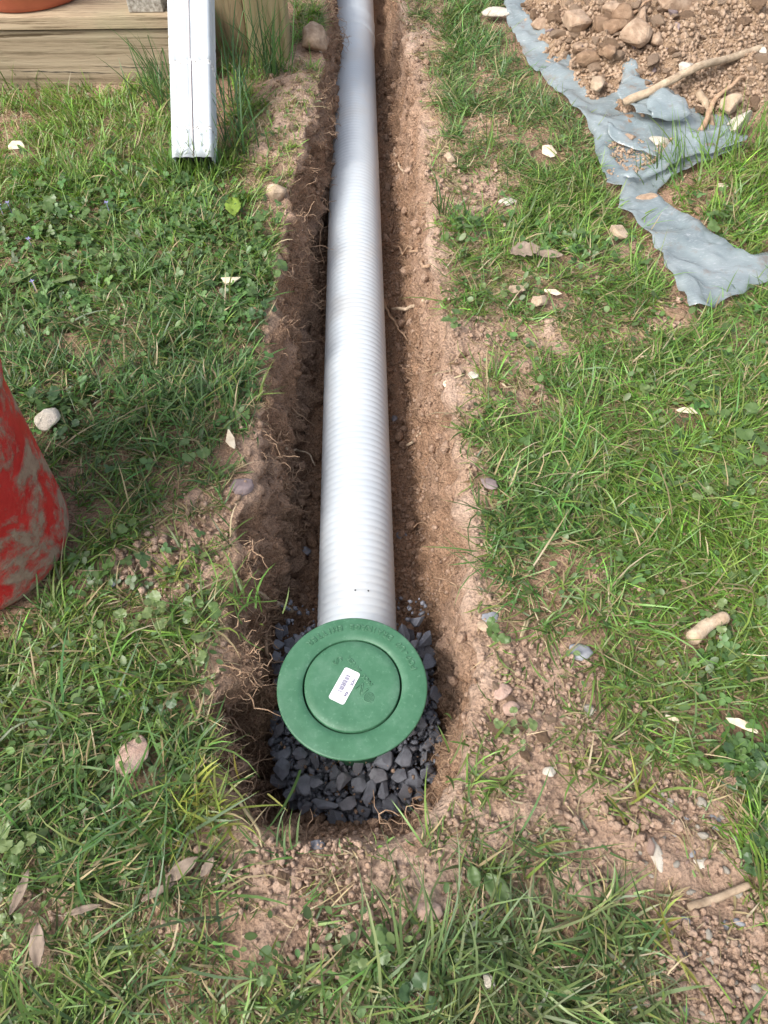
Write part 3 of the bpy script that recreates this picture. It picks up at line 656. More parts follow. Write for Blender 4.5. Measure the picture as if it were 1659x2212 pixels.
def stone(name, cat, u, v, wpx, hpx, mat, label, rot=0, thick=.5, kind='lump', seed=None, sink=.3, tilt=0, group=None, on=None):
    p, nrm, dist = hit(u, v); q = mpp(p); w_ = wpx * q; h_ = hpx * q * 1.06
    seed = seed if seed is not None else int(u * 7 + v * 13)
    dims = (w_, h_, min(w_, h_) * thick)
    if kind == 'hull': bm = hull_rock(seed, (w_ * 1.12, h_ * 1.12, dims[2] * 1.1), 15, .10)
    else: bm = lump_rock(seed, (w_ * 1.10, h_ * 1.10, dims[2] * 1.1), 3, .22, 1.0 if kind == 'slab' else .5)
    ob = bm_obj(name, bm, M[mat], None, kind != 'hull')
    lift_ = (.010 + .10 * min(.1, max(w_, h_))) * (1 - float(bare(np.array([p.x]), np.array([p.y]))[0])) if name != 'soil_clod' and not in_trench(np.array(p.x), np.array(p.y)) else 0
    KEEP.append((p.x, p.y, .5 * max(w_, h_) + (.010 if max(w_, h_) > .03 else 0)))
    ob.location = p + Vector((0, 0, lift_ + dims[2] * (.5 - sink))); ob.rotation_euler = (R(tilt), R(tilt * .6), R(rot))
    tag(ob, label, cat, group); return ob
ST = [('stone', 113, 925, 50, 50, 'stone_pale', 'rounded pale stone with brown stains beside the red bucket', 20, .7, 'lump'),
      ('stone', 294, 1640, 76, 92, 'stone_pink', 'large flat pinkish stone slab lying in the left grass', -8, .28, 'slab'),
      ('pebble', 250, 1262, 19, 32, 'stone_grey', 'small smooth grey pebble on the bare patch below the red bucket', -15, .7, 'lump'),
      ('stone', 1331, 518, 42, 48, 'stone_tan', 'square tan stone in the grass left of the clear plastic sheet', 4, .6, 'hull'),
      ('stone', 1057, 1335, 40, 30, 'stone_grey', 'flat light grey stone on the right lip near the emitter', 10, .35, 'slab'),
      ('stone', 1048, 1354, 36, 22, 'stone_tan', 'cream stone tucked under the flat light grey one on the right lip', -10, .5, 'lump'),
      ('stone', 1251, 1413, 50, 34, 'stone_grey', 'oval blue-grey stone at the top of the big bare patch on the right', -18, .55, 'lump'),
      ('stone', 1115, 641, 36, 26, 'stone_tan', 'smaller tan clod left of the pale wood chip beside the trench', 12, .6, 'lump'),
      ('stone', 1161, 667, 38, 34, 'stone_tan', 'tan clod just below the pale wood chip on the right lawn', 30, .6, 'lump'),
      ('stone', 1020, 815, 30, 24, 'stone_pale', 'squarish pale stone on the bare soil right of the trench', 8, .6, 'hull'),
      ('stone', 1058, 1057, 44, 24, 'stone_mauve', 'flat purple-grey shard in the grass at the right edge of the trench', -28, .3, 'slab'),
      ('stone', 972, 349, 24, 24, 'stone_tan', 'small rounded tan stone near the right lip high up the trench', 0, .8, 'lump'),
      ('stone', 1095, 437, 38, 28, 'stone_pale', 'flat greyish stone half buried in the grass by the upper bare patch', 10, .3, 'slab'),
      ('stone', 1068, 46, 62, 30, 'stone_pale', 'long pale stone against the edge of the plastic at the top', -8, .6, 'slab'),
      ('stone', 1456, 682, 46, 40, 'clod_brown', 'flat brown clod in the grass at the tip of the plastic', 4, .25, 'slab'),
      ('stone', 1268, 1535, 44, 34, 'stone_pale', 'flat pale stone set flush in the big bare patch on the right', 12, .25, 'slab'),
      ('stone', 1184, 1668, 32, 24, 'stone_pale', 'rounded pinkish pebble below the big bare patch, alone on soil', 0, .7, 'lump'),
      ('stone', 1086, 1498, 44, 34, 'stone_pink', 'largest pinkish lump at the left side of the right bare patch', 15, .6, 'lump'),
      ('stone', 1104, 1532, 36, 34, 'stone_pink', 'blocky pink lump beside the round-leaved weed on the bare patch', 40, .6, 'lump'),
      ('stone', 924, 1972, 44, 58, 'stone_pink', 'folded reddish stone standing in the grass below the trench end', 70, .6, 'slab'),
      ('stone', 1022, 1942, 32, 28, 'stone_pink', 'upper of two reddish stones touching below the oval green leaves', 0, .6, 'lump'),
      ('stone', 1038, 1958, 40, 28, 'stone_pink', 'lower of two reddish stones touching below the oval green leaves', 20, .6, 'lump'),
      ('stone', 1050, 2120, 32, 34, 'stone_pale', 'angular whitish stone in the grass at the bottom edge of the picture', 25, .6, 'hull'),
      ('stone', 1419, 1848, 30, 66, 'stone_pale', 'long flat pale stone set in the lower right bare soil', 2, .3, 'slab'),
      ('stone', 1588, 2040, 42, 44, 'stone_pale', 'biggest angular white stone in the lower right corner soil', 20, .5, 'hull'),
      ('stone', 1591, 2144, 24, 36, 'stone_pale', 'upright pale stone low in the right corner soil', 0, .5, 'hull'),
      ('stone', 1470, 2062, 30, 40, 'stone_grey', 'split grey-white stone beside the grass edge low on the right', 20, .5, 'slab'),
      ('stone', 1510, 1865, 24, 30, 'stone_pale', 'pale kite-shaped stone in the middle of the lower right soil', 40, .5, 'hull'),
      ('stone', 1542, 1775, 30, 46, 'stone_grey', 'elongated light grey stone at the top of the lower right soil', 24, .4, 'slab'),
      ('stone', 526, 1052, 54, 46, 'stone_mauve', 'dark angular stone embedded in the left lip of the trench', -10, .5, 'slab'),
      ('stone', 675, 105, 62, 78, 'clod', 'big muddy rock on the left lip near the posts at the top of the trench', 8, .8, 'slab'),
      ('stone', 695, 112, 16, 36, 'stone_pale', 'white chip stuck to the right side of the big muddy rock', -10, .8, 'lump'),
      ('stone', 490, 108, 40, 26, 'chip', 'pale broken chunk in grass at the base of the wooden posts', 24, .5, 'slab'),
      ('stone', 600, 425, 50, 46, 'stone_tan', 'square tan block with flat front sticking out of the left lip', 4, .9, 'hull'),
      ('stone', 685, 1828, 42, 22, 'slate_worn', 'single dark slate stone lying on the near bank of the hole', 10, .6, 'slab'),
      ('stone', 658, 1193, 28, 22, 'slate_worn', 'light grey pebble on the trench floor left of the pipe', 0, .6, 'lump'),
      ('stone', 868, 1156, 24, 26, 'slate_worn', 'lone slate shard on the trench floor right of the pipe', 10, .5, 'slab'),
      ('stone', 852, 905, 14, 20, 'slate_worn', 'small slate bit squeezed between pipe and right wall halfway along', 10, .5, 'slab')]
for nm, u, v, wp, hp_, mt, lb, ro, th_, kd in ST: stone(nm, nm, u, v, wp, hp_, mt, lb, ro, th_, kd)
CHIPS = [(1190, 646, 40, 16, -10, 'thin pale wood chip in the grass right of two tan clods'), (1478, 902, 54, 17, -8, 'pale wood chip in the middle of the right lawn'),
         (1592, 1575, 80, 20, -26, 'long pale wood splinter low on the right lawn'), (498, 623, 52, 26, 22, 'white flaky wood chip in the grass at the left lip'),
         (1182, 344, 40, 34, -50, 'split pale wood chip in the upper right grass near the plastic'), (1556, 417, 30, 18, -14, 'small white chip on the turf right of the plastic'),
         (962, 829, 11, 22, -20, 'tiny white chip on the right lip of the trench'), (1444, 1562, 38, 14, -24, 'dull cream chip left of the long wood splinter'), (44, 335, 42, 34, -40, 'pale crumpled chip in the grass at the far left'),
         (502, 968, 20, 54, 14, 'narrow tan wood sliver in the grass at the left lip')]
for u, v, wp, hp_, ro, lb in CHIPS:
    stone('wood_chip', 'wood chip', u, v, wp, hp_, 'chip', lb, ro, .30, 'hull', sink=.1, tilt=10)
# clods of the heap
CL = [(1240, 62, 70, 56, 'clod', 'broad flat-topped grey-tan clod at the upper left of the heap', 'hull'), (1310, 118, 36, 50, 'clod_brown', 'upright rusty brown clod in the middle of the heap clods', 'lump'), (1366, 98, 70, 64, 'clod', 'big rounded tan clod right of the rusty brown one', 'hull'),
      (1346, 46, 40, 46, 'clod_brown', 'upper brown clod between pale fragments on the heap', 'lump'), (1392, 50, 40, 50, 'clod', 'pointed pale clod right of the upper brown clod', 'hull'), (1290, 68, 60, 40, 'clod_brown', 'shadowed brown clod behind the flat-topped one', 'hull'),
      (1450, 18, 112, 50, 'clod', 'large slab of soil at the top edge of the heap', 'hull'), (1268, 140, 46, 34, 'clod_brown', 'dark brown clod low on the left of the heap', 'lump'), (1170, 62, 50, 26, 'clod', 'low tan clod near the plastic at the upper left of the heap', 'hull'),
      (1286, 208, 36, 38, 'stone_tan', 'cream stone at the foot of the heap beside the plastic fold', 'hull'), (1362, 172, 44, 28, 'clod', 'tan clod above the plastic fold', 'hull'), (1571, 256, 48, 46, 'stone_tan', 'square grey-tan stone at the right foot of the heap', 'hull'),
      (1588, 302, 66, 58, 'stone_pale', 'largest pale stone where the heap meets the right grass', 'hull'), (1474, 170, 32, 28, 'stone_pale', 'pale triangular stone above the long root', 'hull'), (1450, 216, 46, 26, 'clod', 'flat tan clod just above the long root', 'hull'),
      (1640, 130, 16, 20, 'stone_pale', 'small white pebble near the far end of the long root', 'lump'), (1320, 30, 36, 40, 'clod', 'pale clod at the top among sticks', 'lump'), (1415, 96, 30, 40, 'clod', 'narrow tan clod right of the big rounded one', 'lump'),
      (1330, 70, 50, 34, 'clod_brown', 'cracked brown clod above the rusty one', 'lump'), (1255, 110, 40, 24, 'clod', 'thin tan flake clod under the flat-topped clod', 'hull'), (1520, 336, 34, 20, 'stone_mauve', 'dark purple stone on the plastic below the white fold', 'hull'),
      (1352, 268, 26, 28, 'clod_brown', 'red-brown lump on the plastic under the end of the long root', 'lump'), (1414, 328, 48, 22, 'stone_pale', 'pale flat chunk lying on the exposed plastic', 'hull'), (1400, 448, 62, 40, 'clod', 'cracked tan clod sitting on the narrow part of the plastic', 'hull'), (1345, 318, 60, 34, 'clod', 'flat tan clod on the plastic left of the pale chunk', 'hull')]
for u, v, wp, hp_, mt, lb, kd in CL:
    stone('stone' if 'stone' in mt else 'soil_clod', 'stone' if 'stone' in mt else 'clod', u, v, wp * 1.12, hp_ * 1.12, mt, lb, random.uniform(-25, 25), .8, kd, sink=.16, tilt=random.uniform(-14, 14))
protos = [bm_obj('soil_clod', hull_rock(900 + k, (1.15, random.uniform(.7, 1.05), random.uniform(.55, .95)), 14, .08, .35) if k % 3 else lump_rock(900 + k, (1, random.uniform(.65, .95), random.uniform(.5, .8)), 3, .55, 1.6), M['clod' if k % 3 else 'clod_brown'], None, False).data for k in range(10)]
for ob in [q for q in col.objects if q.name.startswith('soil_clod') and not q.get('label')]: bpy.data.objects.remove(ob)
def scatter_clods(n, pick, smin, smax, label, group, name='soil_clod', cat='clod', meshes=protos, seed=1):
    r = random.Random(seed); k = 0; placed = []
    for _ in range(n * 60):
        if k >= n: break
        u, v = pick(r); p, nrm, dist = hit(u, v); s = (smin + (smax - smin) * r.random() ** 2.2)
        if any((p - q).length < (s + s2) * .42 for q, s2 in placed): continue
        if p.z < -.06 or math.hypot(p.x, p.y) < .01: continue
        placed.append((p.copy(), s)); ob = link(name, r.choice(meshes)); ob.scale = (s, s * r.uniform(.8, 1), s * r.uniform(.7, 1)); ob.location = p + Vector((0, 0, s * .10))
        ob.rotation_euler = (r.uniform(-.4, .4), r.uniform(-.4, .4), r.uniform(0, 6.28)); tag(ob, label, cat, group); k += 1
PF = [bm_obj('rock_fragment', hull_rock(950 + k, (1.1, random.uniform(.7, 1), random.uniform(.4, .8)), 11 + k, .05, .3), M['clod' if k % 4 else 'stone_mauve'], None, False) for k in range(6)]
def inpoly(r, P):
    P = np.array(P, float)
    while True:
        u, v = r.uniform(P[:, 0].min(), P[:, 0].max()), r.uniform(P[:, 1].min(), P[:, 1].max())
        if poly_sd(np.array([u]), np.array([v]), P)[0] > 0: return u, v
HEAP_UV = [(1115, 5), (1180, 130), (1300, 240), (1400, 290), (1560, 285), (1655, 255), (1655, 5)]
scatter_clods(130, lambda r: inpoly(r, HEAP_UV if r.random() < .5 else [(1150, 20), (1200, 110), (1300, 200), (1440, 190), (1480, 60), (1400, 0)]), .014, .058, 'small crumbly tan clod loose on the surface of the dirt heap', 'loose clods on the dirt heap', seed=3)
scatter_clods(34, lambda r: inpoly(r, [(330, 1160), (420, 1080), (450, 1180), (430, 1290), (330, 1280), (200, 1250), (220, 1210)]), .009, .032, 'dry tan soil clod on the bare patch between bucket and trench', 'clods on the left bare patch', seed=5)
scatter_clods(22, lambda r: inpoly(r, [(600, 180), (690, 190), (695, 330), (640, 350), (570, 280)]), .010, .034, 'crumbly tan clod on the spoil mound at the upper left lip', 'clods on the left lip mound', seed=6)
scatter_clods(40, lambda r: inpoly(r, [(1055, 1440), (1160, 1420), (1230, 1520), (1160, 1620), (1060, 1660)]), .007, .026, 'pinkish dry soil clod on the upper part of the right bare patch', 'clods on the right bare patch', seed=7)
scatter_clods(34, lambda r: inpoly(r, [(1160, 20), (1210, 120), (1310, 190), (1430, 150), (1500, 40), (1400, 0), (1250, 0)]), .026, .058, 'angular grey-tan rock fragment among the clods at the top of the dirt heap', 'rock fragments in the dirt heap', 'rock_fragment', 'rock', [bm_.data for bm_ in PF], seed=4)
for ob in PF: bpy.data.objects.remove(ob, do_unlink=True)
pebs = []
for k in range(7):
    ob = bm_obj('pebble', lump_rock(700 + k, (1, random.uniform(.6, .9), random.uniform(.45, .7)), 2, .3, 1.6), M['stone_grey' if k == 3 else 'stone_pale' if k % 3 else 'stone_pink'], None, True); pebs.append(ob.data); bpy.data.objects.remove(ob)
scatter_clods(85, lambda r: inpoly(r, [(1400, 1720), (1560, 1700), (1655, 1760), (1620, 1900), (1600, 1990), (1655, 2205), (1430, 2205), (1440, 2000), (1370, 1880)]), .006, .020, 'small pale pebble scattered on the bare soil at the lower right', 'pebbles on the lower right soil', 'pebble', 'pebble', pebs, seed=8)
scatter_clods(26, lambda r: inpoly(r, [(985, 620), (1100, 640), (1200, 760), (1190, 880), (1040, 880), (970, 800)]), .007, .022, 'small tan clod on the bare patch right of the pipe', 'clods on the middle right bare patch', seed=9)
scatter_clods(30, lambda r: inpoly(r, [(520, 1800), (700, 1850), (960, 1830), (1010, 1740), (1060, 1800), (980, 1890), (700, 1930), (540, 1900)]), .006, .020, 'small clod on the bare rim in front of the hole', 'clods on the near rim', seed=10)
scatter_clods(26, lambda r: inpoly(r, [(1290, 310), (1420, 330), (1440, 360), (1350, 400), (1310, 390)]), .006, .024, 'dirt crumb lying on the plastic sheet', 'crumbs on the plastic', seed=12)


# gravel bed of dark slate around the emitter
gmesh = []
for k in range(14):
    ob = bm_obj('slate_stone', hull_rock(300 + k, (1, random.uniform(.55, .95), random.uniform(.22, .52)), 10 + k % 6, .06, .34), M['slate' if k % 5 < 3 else 'slate_worn'], None, False); gmesh.append(ob.data); bpy.data.objects.remove(ob)
GLABEL = 'dark blue-grey angular slate stone in the gravel bed around the green emitter'
FRONT = [(742, 1689, 40, 44, 'palest rounded slate stone in the middle front of the gravel'), (751, 1734, 46, 46, 'squarish slate stone at the very front of the gravel'), (706, 1728, 64, 40, 'widest slate slab at the front left of the gravel'), (656, 1694, 46, 48, 'flat slate stone at the left front beside the short broken root'),
         (828, 1642, 54, 46, 'large flat wedge of slate just under the lower right rim of the emitter'), (799, 1712, 28, 56, 'ridged upright slate sliver right of the squarish front stone'), (818, 1680, 46, 40, 'slate stone with a sunlit top behind the ridged sliver'), (872, 1633, 40, 48, 'ribbed slate stone at the right edge of the gravel'),
         (609, 1627, 42, 34, 'pointed slate stone at the left edge of the gravel'), (647, 1629, 38, 34, 'triangular slate stone right of the pointed one at the left'), (612, 1660, 40, 44, 'long slanting slate stone below the pointed one at the left'), (684, 1686, 40, 32, 'dark slate stone left of the palest rounded one'),
         (776, 1694, 32, 46, 'narrow slate stone right of the palest rounded one'), (828, 1708, 30, 40, 'tilted slate stone at the right front corner of the gravel'), (862, 1674, 40, 28, 'low slate stone where the gravel meets the right wall')]
r = random.Random(21); placed = []; cnt = 0
def bed(x, y):                                            # height of the gravel surface
    h = bv_ground.ray_cast(Vector((x, y, .5)), DOWN)[0]
    return h.z if h else 0
for k, (u, v, wp, hp_, lb) in enumerate(FRONT):
    p = at(u, v, -.150); q = mpp(p); ob = link('slate_stone', bm_obj('slate_stone', hull_rock(400 + k, (wp * q * 1.18, hp_ * q * 1.25, min(wp, hp_) * q * .62), 14, .10, .22), M['slate_worn' if k in (0, 1, 6) else 'slate']).data)
    bpy.data.objects.remove([o_ for o_ in col.objects if o_.data == ob.data and o_ != ob][0])
    ob.location = p; ob.rotation_euler = (r.gauss(0, .18), r.gauss(0, .18), r.uniform(-.3, .3)); tag(ob, lb, 'gravel stone', 'slate gravel around the emitter'); placed.append((p.x, p.y, max(wp, hp_) * q, 2))
for layer, (zb, ntry, smin, smax) in enumerate(((-.192, 1500, .030, .044), (-.173, 2200, .026, .040), (-.157, 2600, .020, .036))):
    for _ in range(ntry):
        x, y = r.uniform(-.125, .125), r.uniform(-.13, .22 - .04 * layer)
        inside = (x / .112) ** 2 + ((y + .004) / .118) ** 2 < 1
        if not inside and not (abs(x) > .060 and abs(x) < .108 and y > 0): continue
        if y > .07 and abs(x) < .068 or math.hypot(x, y) < .050: continue
        if y > .06 and r.random() < .35 + (y - .06) / .16: continue
        s = r.uniform(smin, smax)
        if any(math.hypot(x - a, y - b_) < (s + c_) * .31 and l_ == layer for a, b_, c_, l_ in placed): continue
        hz = bed(x, y)
        if hz > zb + .022: continue
        placed.append((x, y, s, layer)); ob = link('slate_stone', r.choice(gmesh)); ob.scale = (s * 1.12,) * 3
        ob.location = (x, y, zb); ob.rotation_euler = (r.gauss(0, .5), r.gauss(0, .5), r.uniform(0, 6.28))
        tag(ob, GLABEL, 'gravel stone', 'slate gravel around the emitter'); cnt += 1
print('gravel', cnt)

def rod(name, cat, pts, r0, r1, mat, label, k=18, wob=.06, lift=.5, nside=8, branches=()):
    P3 = []
    for q in pts:
        if len(q) == 2: p, *_ = hit(*q); p = p + Vector((0, 0, r0 * lift))
        else:
            p, *_ = hit(q[0], q[1]); p = p + Vector((0, 0, q[2]))
        P3.append(p)
    P3 = np.array(P3); s = np.concatenate([[0], np.cumsum(np.linalg.norm(np.diff(P3, axis=0), axis=1))]); L = s[-1]
    tt = np.linspace(0, L, k); P = np.stack([np.interp(tt, s, P3[:, i]) for i in range(3)], 1)
    if len(P3) > 2:
        for _ in range(2): P[1:-1] = (P[:-2] + 2 * P[1:-1] + P[2:]) / 4
    sd_ = int(abs(pts[0][0] * 3 + pts[0][1])); a = np.linspace(0, 5, k)
    for i in range(3): P[:, i] += L * wob * .35 * fbm(a * 1.3, a * 0 + i * 7.1, 0, sd_, 3)
    rad = np.linspace(r0, r1, k) * (1 + .07 * fbm(a * .6, a * 0, 0, sd_ + 5, 1)); rad[0] *= .86; rad[-1] *= .7
    V, F = tube_arrays(P, rad, nside)
    caps = [np.arange(nside)[::-1], (k - 1) * nside + np.arange(nside)]
    f3 = [(c_[0], c_[i], c_[i + 1]) for c_ in caps for i in range(1, nside - 1)]
    if name in ('cut_root', 'stick'): KEEP.extend((q[0], q[1], r0 * 1.6) for q in P[::2])
    ob = link(name, mesh_np(name, V, F, np.array(f3), M[mat])); tag(ob, label, cat); return ob
rod('cut_root', 'root', [(1483, 1398), (1510, 1370), (1556, 1348)], .0090, .0078, 'root_pale', 'thick cut piece of pale root lying on the right lawn', 14, .02, 2.4, 12)
rod('long_root', 'root', [(1338, 256, .03), (1420, 222, .035), (1500, 180, .035), (1560, 150, .02), (1640, 112, .01)], .0085, .0075, 'root_bark', 'long thick pale root lying across the dirt heap', 30, .02, .5, 10)
rod('root', 'root', [(1508, 300, .012), (1540, 240, .02), (1590, 190, .02), (1640, 170, .0)], .006, .003, 'root', 'thinner forked root to the right of the long pale one', 24, .05)
rod('root', 'root', [(1505, 210, .01), (1525, 250, .012), (1535, 290, .012)], .008, .006, 'bark', 'short thick bark-covered root under the long pale one', 14, .05)
rod('root', 'root', [(1360, 50, .015), (1395, 22, .02), (1450, -10, .015)], .0035, .002, 'root', 'thin straight root at the top of the dirt heap', 16, .03)
rod('root', 'root', [(1150, 125, .005), (1240, 168, .008), (1300, 178, .01), (1352, 162, .01)], .0022, .0012, 'root', 'thin curved root arching across the left foot of the heap', 26, .03)
rod('root', 'root', [(1380, 400, .01), (1420, 345, .012), (1500, 318, .01)], .003, .002, 'bark', 'dark twig lying along the plastic below the white fold', 16, .04)
rod('stick', 'stick', [(1480, 1962, .008), (1540, 1945, .008), (1612, 1914, .010)], .0042, .0035, 'bark', 'grey stick on the soil in the lower right corner', 20, .02, .9)
rod('root', 'root', [(588, 1702, .012), (612, 1688, .02), (641, 1676, .03)], .0048, .0042, 'root', 'short broken root lying on the left side of the slate gravel', 12, .03)
rod('root', 'root', [(560, 1290, .012), (596, 1316, .02), (636, 1342, .03)], .0042, .0048, 'root_pale', 'stout pale root poking from the left wall just above the emitter', 16, .05)
rod('root', 'root', [(918, 654, .006), (880, 676, .012), (845, 682, .018)], .0040, .0032, 'root_pale', 'pale cut root sticking out of the right trench wall halfway up', 14, .04)
rod('root', 'root', [(930, 568, .004), (880, 548, .01), (830, 540, .015)], .0034, .0018, 'root', 'branching root at the upper part of the right trench wall', 16, .08)
rod('root', 'root', [(832, 660, .012), (845, 700, .01), (880, 740, .006)], .0030, .0016, 'root', 'dark thin root curling down beside the pipe on the right', 16, .08)
rod('root', 'root', [(910, 938, .005), (888, 966, .010), (878, 972, .012)], .0032, .0022, 'root_pale', 'short pale root end on the right wall beside the middle of the pipe', 12, .05)
rod('root', 'root', [(618, 975, .006), (655, 990, .02), (672, 998, .03), (682, 1030, .03)], .0022, .0012, 'root_pale', 'thin pale root bending down the left wall', 18, .06)
rod('root', 'root', [(705, 470, .03), (690, 520, .02), (700, 590, .02)], .0026, .0014, 'root', 'thin root hanging along the left wall near the pipe', 18, .08)
rod('root', 'root', [(850, 335, .004), (862, 360, .006), (870, 380, .006)], .0030, .002, 'root_pale', 'little pale root high on the right trench wall', 10, .05)
rod('root', 'root', [(575, 1380, .01), (578, 1420, .012), (585, 1440, .014)], .0030, .0022, 'root', 'straight brown root on the left wall beside the emitter', 10, .03)
rod('straw_stalk', 'dead stem', [(516, 1732, .012), (545, 1772, .018), (562, 1800, .008), (568, 1832, .004)], .0020, .0012, 'straw', 'bent pale dry stem leaning on the near left rim of the hole', 16, .03)
rod('straw_stalk', 'dead stem', [(1246, 770, .01), (1255, 808, .01)], .0022, .0018, 'root', 'short brown stem upright in the grass right of the bare patch', 8, .03)
rod('straw_stalk', 'dead stem', [(1140, 1628 - 280, .01), (1120, 1395, .012), (1132, 1350, .012)], .0018, .0014, 'straw', 'dry stalk right of the flat light grey stone', 10, .03)

# dry curled leaves lying in the grass
def dry_leaf(u, v, L, W, rot, label, mat='deadleaf'):
    p, nrm, d = hit(u, v); q = mpp(p); L *= q; W *= q; bm = bmesh.new(); r_ = random.Random(int(u + v)); g = []
    for i in range(13):
        t_ = i / 12; wd = W * .5 * max(.06, math.sin(math.pi * min(1, t_ * .96 + .03)) ** .7) * (1 + (.20 if 1100 < u < 1150 else .07) * math.sin(i * 2.3 + u))
        g.append([bm.verts.new(((t_ - .5) * L, wd * s, .006 + .35 * W * abs(s) ** 1.6 * .5 + .05 * L * math.sin(t_ * 3 + u) + r_.uniform(-.0008, .0008))) for s in (-1, -.5, 0, .5, 1)])
    for a, b_ in zip(g, g[1:]):
        for j in range(4): bm.faces.new((a[j], a[j + 1], b_[j + 1], b_[j]))
    KEEP.append((p.x, p.y - .01, .22 * L))
    ob = bm_obj('dry_leaf', bm, M[mat], None, True); ob.location = p + Vector((0, 0, .012)); ob.rotation_euler = (R(r_.uniform(-12, 12)), R(r_.uniform(-12, 12)), R(rot)); s_ = ob.modifiers.new('thickness', 'SOLIDIFY'); s_.thickness = .0006
    tag(ob, label, 'leaf'); return ob
dry_leaf(402, 1884, 80, 30, 35, 'curled grey-brown dead leaf left of the bare near rim'); dry_leaf(352, 1938, 74, 18, 28, 'narrow dead leaf below the curled one at lower left')
dry_leaf(100, 2045, 84, 34, 100, 'broad pale dead leaf in the lower left corner grass'); dry_leaf(60, 1935, 90, 24, 80, 'long dead leaf standing by the left edge near the bottom'); dry_leaf(195, 1975, 80, 16, 12, 'bleached strip of dead leaf in the lower left grass')
dry_leaf(455, 1880, 44, 20, 60, 'small olive dead leaf beside the curled grey-brown one'); dry_leaf(1130, 565, 64, 46, 10, 'lobed brown dead leaf on the right lawn below the upper bare patch'); dry_leaf(1180, 570, 60, 22, -6, 'tan strip of dead leaf right of the lobed one')
dry_leaf(508, 470, 70, 34, 100, 'bright lime green leaf standing in the left lawn', 'lime')
dry_leaf(1023, 1902, 44, 30, 100, 'upper smooth oval green leaf below the near rim', 'weed'); dry_leaf(1070, 1922, 70, 44, 130, 'larger smooth oval green leaf below the near rim', 'weed')
dry_leaf(48, 622, 76, 24, 4, 'broad pale green blade lying at the left edge of the lawn', 'weed_pale'); dry_leaf(150, 628, 64, 26, -8, 'second pale green blade right of the one at the left edge', 'weed_pale')

# ------------------------------------------------------------------ loose soil crumbs (nobody could count them)
ico = bmesh.new(); bmesh.ops.create_icosphere(ico, subdivisions=1, radius=.5); ico.verts.ensure_lookup_table()
IV = np.array([v.co for v in ico.verts]); IF = np.array([[v.index for v in f.verts] for f in ico.faces]); ico.free()
def rand_rot(n, g):
    q = g.normal(size=(n, 4)); q /= np.linalg.norm(q, axis=1)[:, None]; w_, x, y, z = q.T
    return np.stack([1 - 2 * (y * y + z * z), 2 * (x * y - z * w_), 2 * (x * z + y * w_), 2 * (x * y + z * w_), 1 - 2 * (x * x + z * z), 2 * (y * z - x * w_), 2 * (x * z - y * w_), 2 * (y * z + x * w_), 1 - 2 * (x * x + y * y)], 1).reshape(n, 3, 3)
def crumbs(name, pts, size, mat, g, dry=None):
    n = len(pts); V = np.repeat(IV[None], n, 0) * (1 + g.uniform(-.38, .30, (n, len(IV), 1))) * g.uniform(.55, 1.1, (n, 1, 3))
    V = np.einsum('nij,nvj->nvi', rand_rot(n, g), V) * size[:, None, None] + pts[:, None]
    F = IF[None] + (np.arange(n) * len(IV))[:, None, None]
    ob = link(name, mesh_np(name, V.reshape(-1, 3), None, F.reshape(-1, 3), mat, False, None if dry is None else np.repeat(np.repeat(dry[:, None], len(IV), 0), 3, 1))); tag(ob, kind='stuff'); return ob
g = np.random.default_rng(5)
P = []; Sz = []
NC = 210000
uu = g.uniform(-40, 1700, NC); vv = g.uniform(-40, 2260, NC)
dd_ = fN[None] + rN[None] * ((uu - 829.5) / FPX)[:, None] - uN[None] * ((vv - 1106) / FPX)[:, None]; cx_, cy_ = (cN[None] - dd_ * (cN[2] / dd_[:, 2:3])).T[:2]
bb = bare(cx_, cy_); clump = sstep(-.7, .7, fbm(cx_ * 14, cy_ * 14, 0, 301, 3))
ok = (g.random(NC) < (bb ** 1.5 * (.15 + .85 * clump) * .60 + .008)) & ~in_trench(cx_, cy_, .004) & (poly_sd(cx_, cy_, PILE_POLY) < -.005) & (poly_sd(cx_, cy_, SHEET_XY) < 0)
cx_, cy_ = cx_[ok], cy_[ok]; sz = (.0015 + .0105 * g.random(len(cx_)) ** 6.0) * (.8 + .5 * sstep(0, .8, fbm(cx_ * 11, cy_ * 11, 0, 311, 2)))
P.append(np.stack([cx_, cy_, lawn_z(cx_, cy_) + sz * .25 + .003 * bare(cx_, cy_)], 1)); Sz.append(sz)
print('lawn crumbs', len(cx_))
tx = g.uniform(-.17, .18, 34000); ty = -.18 + 2.05 * g.random(34000) ** 1.3; pts = []; ss = []
for x, y in zip(tx, ty):
    h = bv_ground.ray_cast(Vector((x, y, .6)), DOWN)
    if h[0] is None or not (h[0].z < -.006): continue
    if h[0].z < -.17 and math.hypot(h[0].x, h[0].y) < .12: continue
    if g.random() > (.75 if h[0].z < -.17 else .38): continue
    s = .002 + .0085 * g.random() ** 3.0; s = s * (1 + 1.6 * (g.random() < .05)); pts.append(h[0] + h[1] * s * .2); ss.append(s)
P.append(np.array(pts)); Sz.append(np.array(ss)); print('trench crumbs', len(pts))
crumbs('soil_crumbs', np.concatenate(P), np.concatenate(Sz), M['soil'], g, np.concatenate([g.uniform(.45, 1.0, len(P[0])), np.where(P[1][:, 0] > 0, g.uniform(.1, .8, len(P[1])), g.uniform(0, .35, len(P[1])))]))  # trench crumbs paler on the sunlit right, light put into their tint
pts = []; ss = []
for u, v in [inpoly(random, HEAP_UV) for _ in range(5200)]:
    p, nrm, d = hit(u, v); s = .003 + .012 * g.random() ** 3.2; pts.append(p + nrm * s * .2); ss.append(s)
